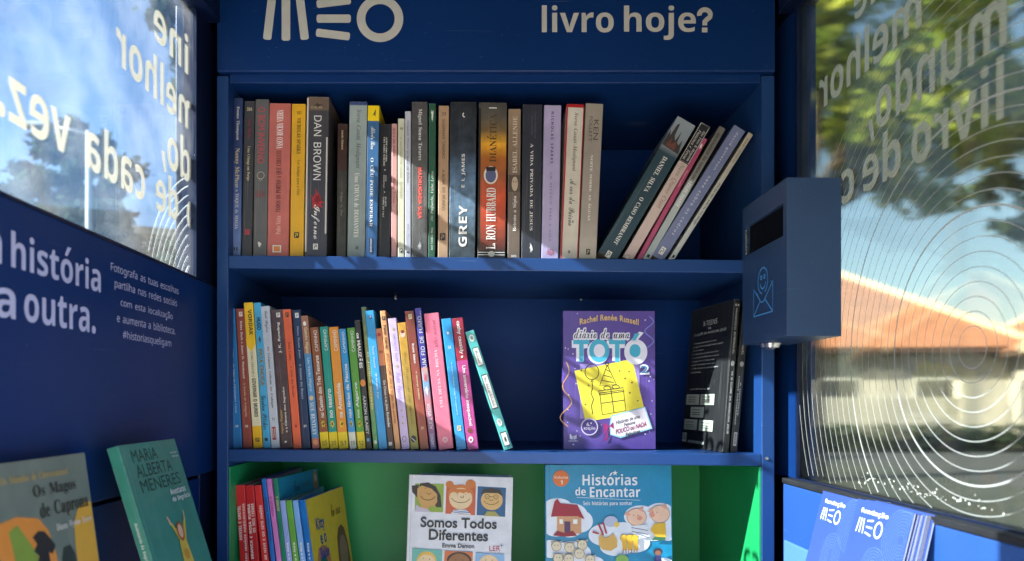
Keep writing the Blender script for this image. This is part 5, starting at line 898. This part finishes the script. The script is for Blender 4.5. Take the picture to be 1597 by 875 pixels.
# ------------------------------------------------------------------ book drop box
bx = empty('book_drop_box', (.4875, 1.15, Z(.0865))); tag(bx, 'navy metal drop box with a slot and envelope sign beside the right window', 'drop box')
def add_frame_side(bm, x, t, y0, y1, z0, z1, hy0, hy1, hz0, hz1):
    add_box(bm, x, x + t, y0, y1, z0, hz0); add_box(bm, x, x + t, y0, y1, hz1, z1); add_box(bm, x, x + t, y0, hy0, hz0, hz1); add_box(bm, x, x + t, hy1, y1, hz0, hz1)
ox, oy, oz = .4875, 1.15, .0865; bm = bmesh.new()
t = .002; a0, a1, b0, b1, c0, c1 = .415 - ox, 0, .994 - oy, 1.1595 - oy, 0, .2117
v = {}
# left face with a real slot, as one sheet of quads
ys = [b0, 1.006 - oy, 1.146 - oy, b1]; zs = [c0, .223 - oz, .267 - oz, c1]
g = [[bm.verts.new((a0, y, z)) for z in zs] for y in ys]
for i in range(3):
    for j in range(3):
        if (i, j) != (1, 1): bm.faces.new((g[i][j], g[i + 1][j], g[i + 1][j + 1], g[i][j + 1]))
inn = [bm.verts.new((a0 + .006, y, z)) for y, z in ((ys[1], zs[1]), (ys[2], zs[1]), (ys[2], zs[2]), (ys[1], zs[2]))]; lip = [g[1][1], g[2][1], g[2][2], g[1][2]]
for i in range(4): bm.faces.new((lip[i], lip[(i + 1) % 4], inn[(i + 1) % 4], inn[i]))
R_ = {(i, j): bm.verts.new((a1, ys[i], zs[j])) for i in (0, 3) for j in (0, 3)}
bm.faces.new((g[0][0], g[0][1], g[0][2], g[0][3], R_[0, 3], R_[0, 0])); bm.faces.new((g[3][3], g[3][2], g[3][1], g[3][0], R_[3, 0], R_[3, 3]))
bm.faces.new((g[0][3], g[1][3], g[2][3], g[3][3], R_[3, 3], R_[0, 3])); bm.faces.new((g[3][0], g[2][0], g[1][0], g[0][0], R_[0, 0], R_[3, 0])); bm.faces.new((R_[0, 0], R_[0, 3], R_[3, 3], R_[3, 0]))
ed = [e for e in bm.edges if len(e.link_faces) == 2 and not any(v in inn for v in e.verts) and e.calc_face_angle(0) > 1 and not all(abs(v.co.z - zs[1]) < 1e-5 or abs(v.co.z - zs[2]) < 1e-5 for v in e.verts)]
bmesh.ops.bevel(bm, geom=ed, offset=.0012, segments=2, affect='EDGES')
bo = bm_obj('box_body', bm, paint('navy_box_paint', (46, 70, 106), .4, .05, 6, .05), bx)
bm = bmesh.new(); add_box(bm, a0 + .0065, a0 + .06, ys[1] + .002, ys[2] - .002, zs[1] - .02, zs[2] + .004); bm_obj('slot_shade_block', bm, paint('slot_shade_black', (5, 8, 16), .8, spec=.1), bo)  # near-black block paints the shade inside the slot
bm = bmesh.new(); add_box(bm, a0 - .0006, a0 + .003, ys[2] - .0022, ys[2] + .0006, zs[1] + .002, zs[2] - .004, .0003); bm_obj('slot_edge', bm, METAL, bo)
bm = bmesh.new(); add_cyl(bm, (-.045, -.03, -.0005), (-.045, -.03, -.007), .016, .0125, 24); add_cyl(bm, (-.045, -.03, -.0072), (-.045, -.03, -.0095), .008, .006, 20); bm_obj('lock', bm, METAL, bo)
ip = Plane2((a0, 1.077 - oy, .147 - oz), (0, -1, 0), (0, 0, -1), (-1, 0, 0)); IB = (84, 160, 226)
ip.strokes('envelope_sign', [[(-.018, -.008), (-.0355, -.019), (-.0355, .0215), (.036, .0215), (.036, -.021), (.022, -.0215), (.036, -.021), (.004, .003), (-.006, .004), (-.0355, -.019)], [(-.0355, .0215), (-.010, .001)], [(.036, .0215), (.008, .001)],
                             [(-.004, -.0085)] + ring(0, -.027, .0185, 30, .0185, 115, 425), ring(0, -.026, .0105, 16, .0105, 10, 170), ring(-.006, -.032, .0026, 12), ring(.006, -.032, .0026, 12)], .0021, IB, bo)

# ------------------------------------------------------------------ brochures on the right wall
def brochure(yf, yn, xt, zt, lean, tw, label, first):
    L, th = .21, .0019; w = yf - yn; a = R(lean)
    root = empty('brochure', (xt - L * math.sin(a), yf, H + zt - L * math.cos(a))); root.rotation_mode = 'QUATERNION'
    root.rotation_quaternion = (Matrix.Rotation(a, 3, 'Y') @ Matrix.Rotation(R(-90 + tw), 3, 'Z')).to_quaternion()
    tag(root, label, 'brochure', 'blue brochures in the wall holder')
    bm = bmesh.new(); add_box(bm, 0, w, 0, .0003, 0, L); add_box(bm, 0, w, th - .0003, th, 0, L); add_box(bm, 0, .0003, .0003, th - .0003, 0, L)
    cov = bm_obj('cover', bm, paint('brochure_blue', (58, 82, 150), .32, .03, 9, .01), root)
    bm = bmesh.new(); add_box(bm, .0005, w - .0001, .00035, th - .00035, .0005, L - .0008); bm_obj('pages', bm, flat((206, 210, 222), .8), root)
    if first:
        fp = Plane2((0, 0, L), (1, 0, 0), (0, 0, -1), (0, -1, 0), .00008); W = (240, 242, 248)
        fp.text('logo', 'fundação', 'S', W, (.12 * w, .62 * w, .0085, .0165), cov)
        def br(ax, ay, bx_, by, wd):
            dx, dy = bx_ - ax, by - ay; l = math.hypot(dx, dy); nx, ny = -dy / l * wd / 2, dx / l * wd / 2
            return [(ax + nx, ay + ny), (bx_ + nx, by + ny), (bx_ - nx, by - ny), (ax - nx, ay - ny)]
        k = .56 * w / 80; ox_, oy_ = .1 * w, .0205
        M_ = lambda x, y: (ox_ + x * k, oy_ + y * k * 1.2)
        fp.multi('logo', [br(*M_(2, 18), *M_(5, 0), .0018), br(*M_(11, 18), *M_(11, 0), .0018), br(*M_(20, 18), *M_(17, 0), .0018), br(*M_(26, 2), *M_(42, 0), .0018), br(*M_(26, 9), *M_(42, 9), .0018), br(*M_(26, 16), *M_(42, 18), .0018)], W, cov)
        fp.strokes('logo', [[M_(58 + 9 * math.cos(t / 24 * 6.2832), 9 + 9 * math.sin(t / 24 * 6.2832)) for t in range(25)]], .0021, W, cov)
        ls = []
        for i in range(9): r = .006 + i * .0035; ls.append([(min(max(x, .001), w - .001), min(max(y, .001), L - .001)) for x, y in ring(.9 * w, .032, r, 40, r)])
        for i in range(6): r = .004 + i * .0035; ls.append([(x, y) for x, y in [(.55 * w - r, .15)] + ring(.55 * w, .07, r, 20, r, 180, 360) + [(.55 * w + r, .15)]])
        fp.strokes('ring_lines', ls, .0003, (120, 158, 226), cov)
    return root
brochure(.985, .880, .4592, -.119, 14, 0, 'far blue brochure partly covered by the stack of brochures', True)
brochure(.983, .879, .4612, -.1195, 14, .3, 'blue brochure hidden right behind the far one', False)
rn = random.Random(6)
brochure(.891, .776, .4572, -.117, 14, 0, 'front blue brochure on top of the stack nearest the camera', True)
for i in range(8):
    brochure(.889 + rn.uniform(-.003, .002), .774 + rn.uniform(-.003, .004), .4592 + .0021 * (i + 1), -.117 - rn.uniform(0, .0025), 14 - .5 * i * .4, rn.uniform(-.3, .3), 'one of the identical blue brochures stacked behind the front one, only page edges showing', False)

bpy.data.objects.remove(_to)
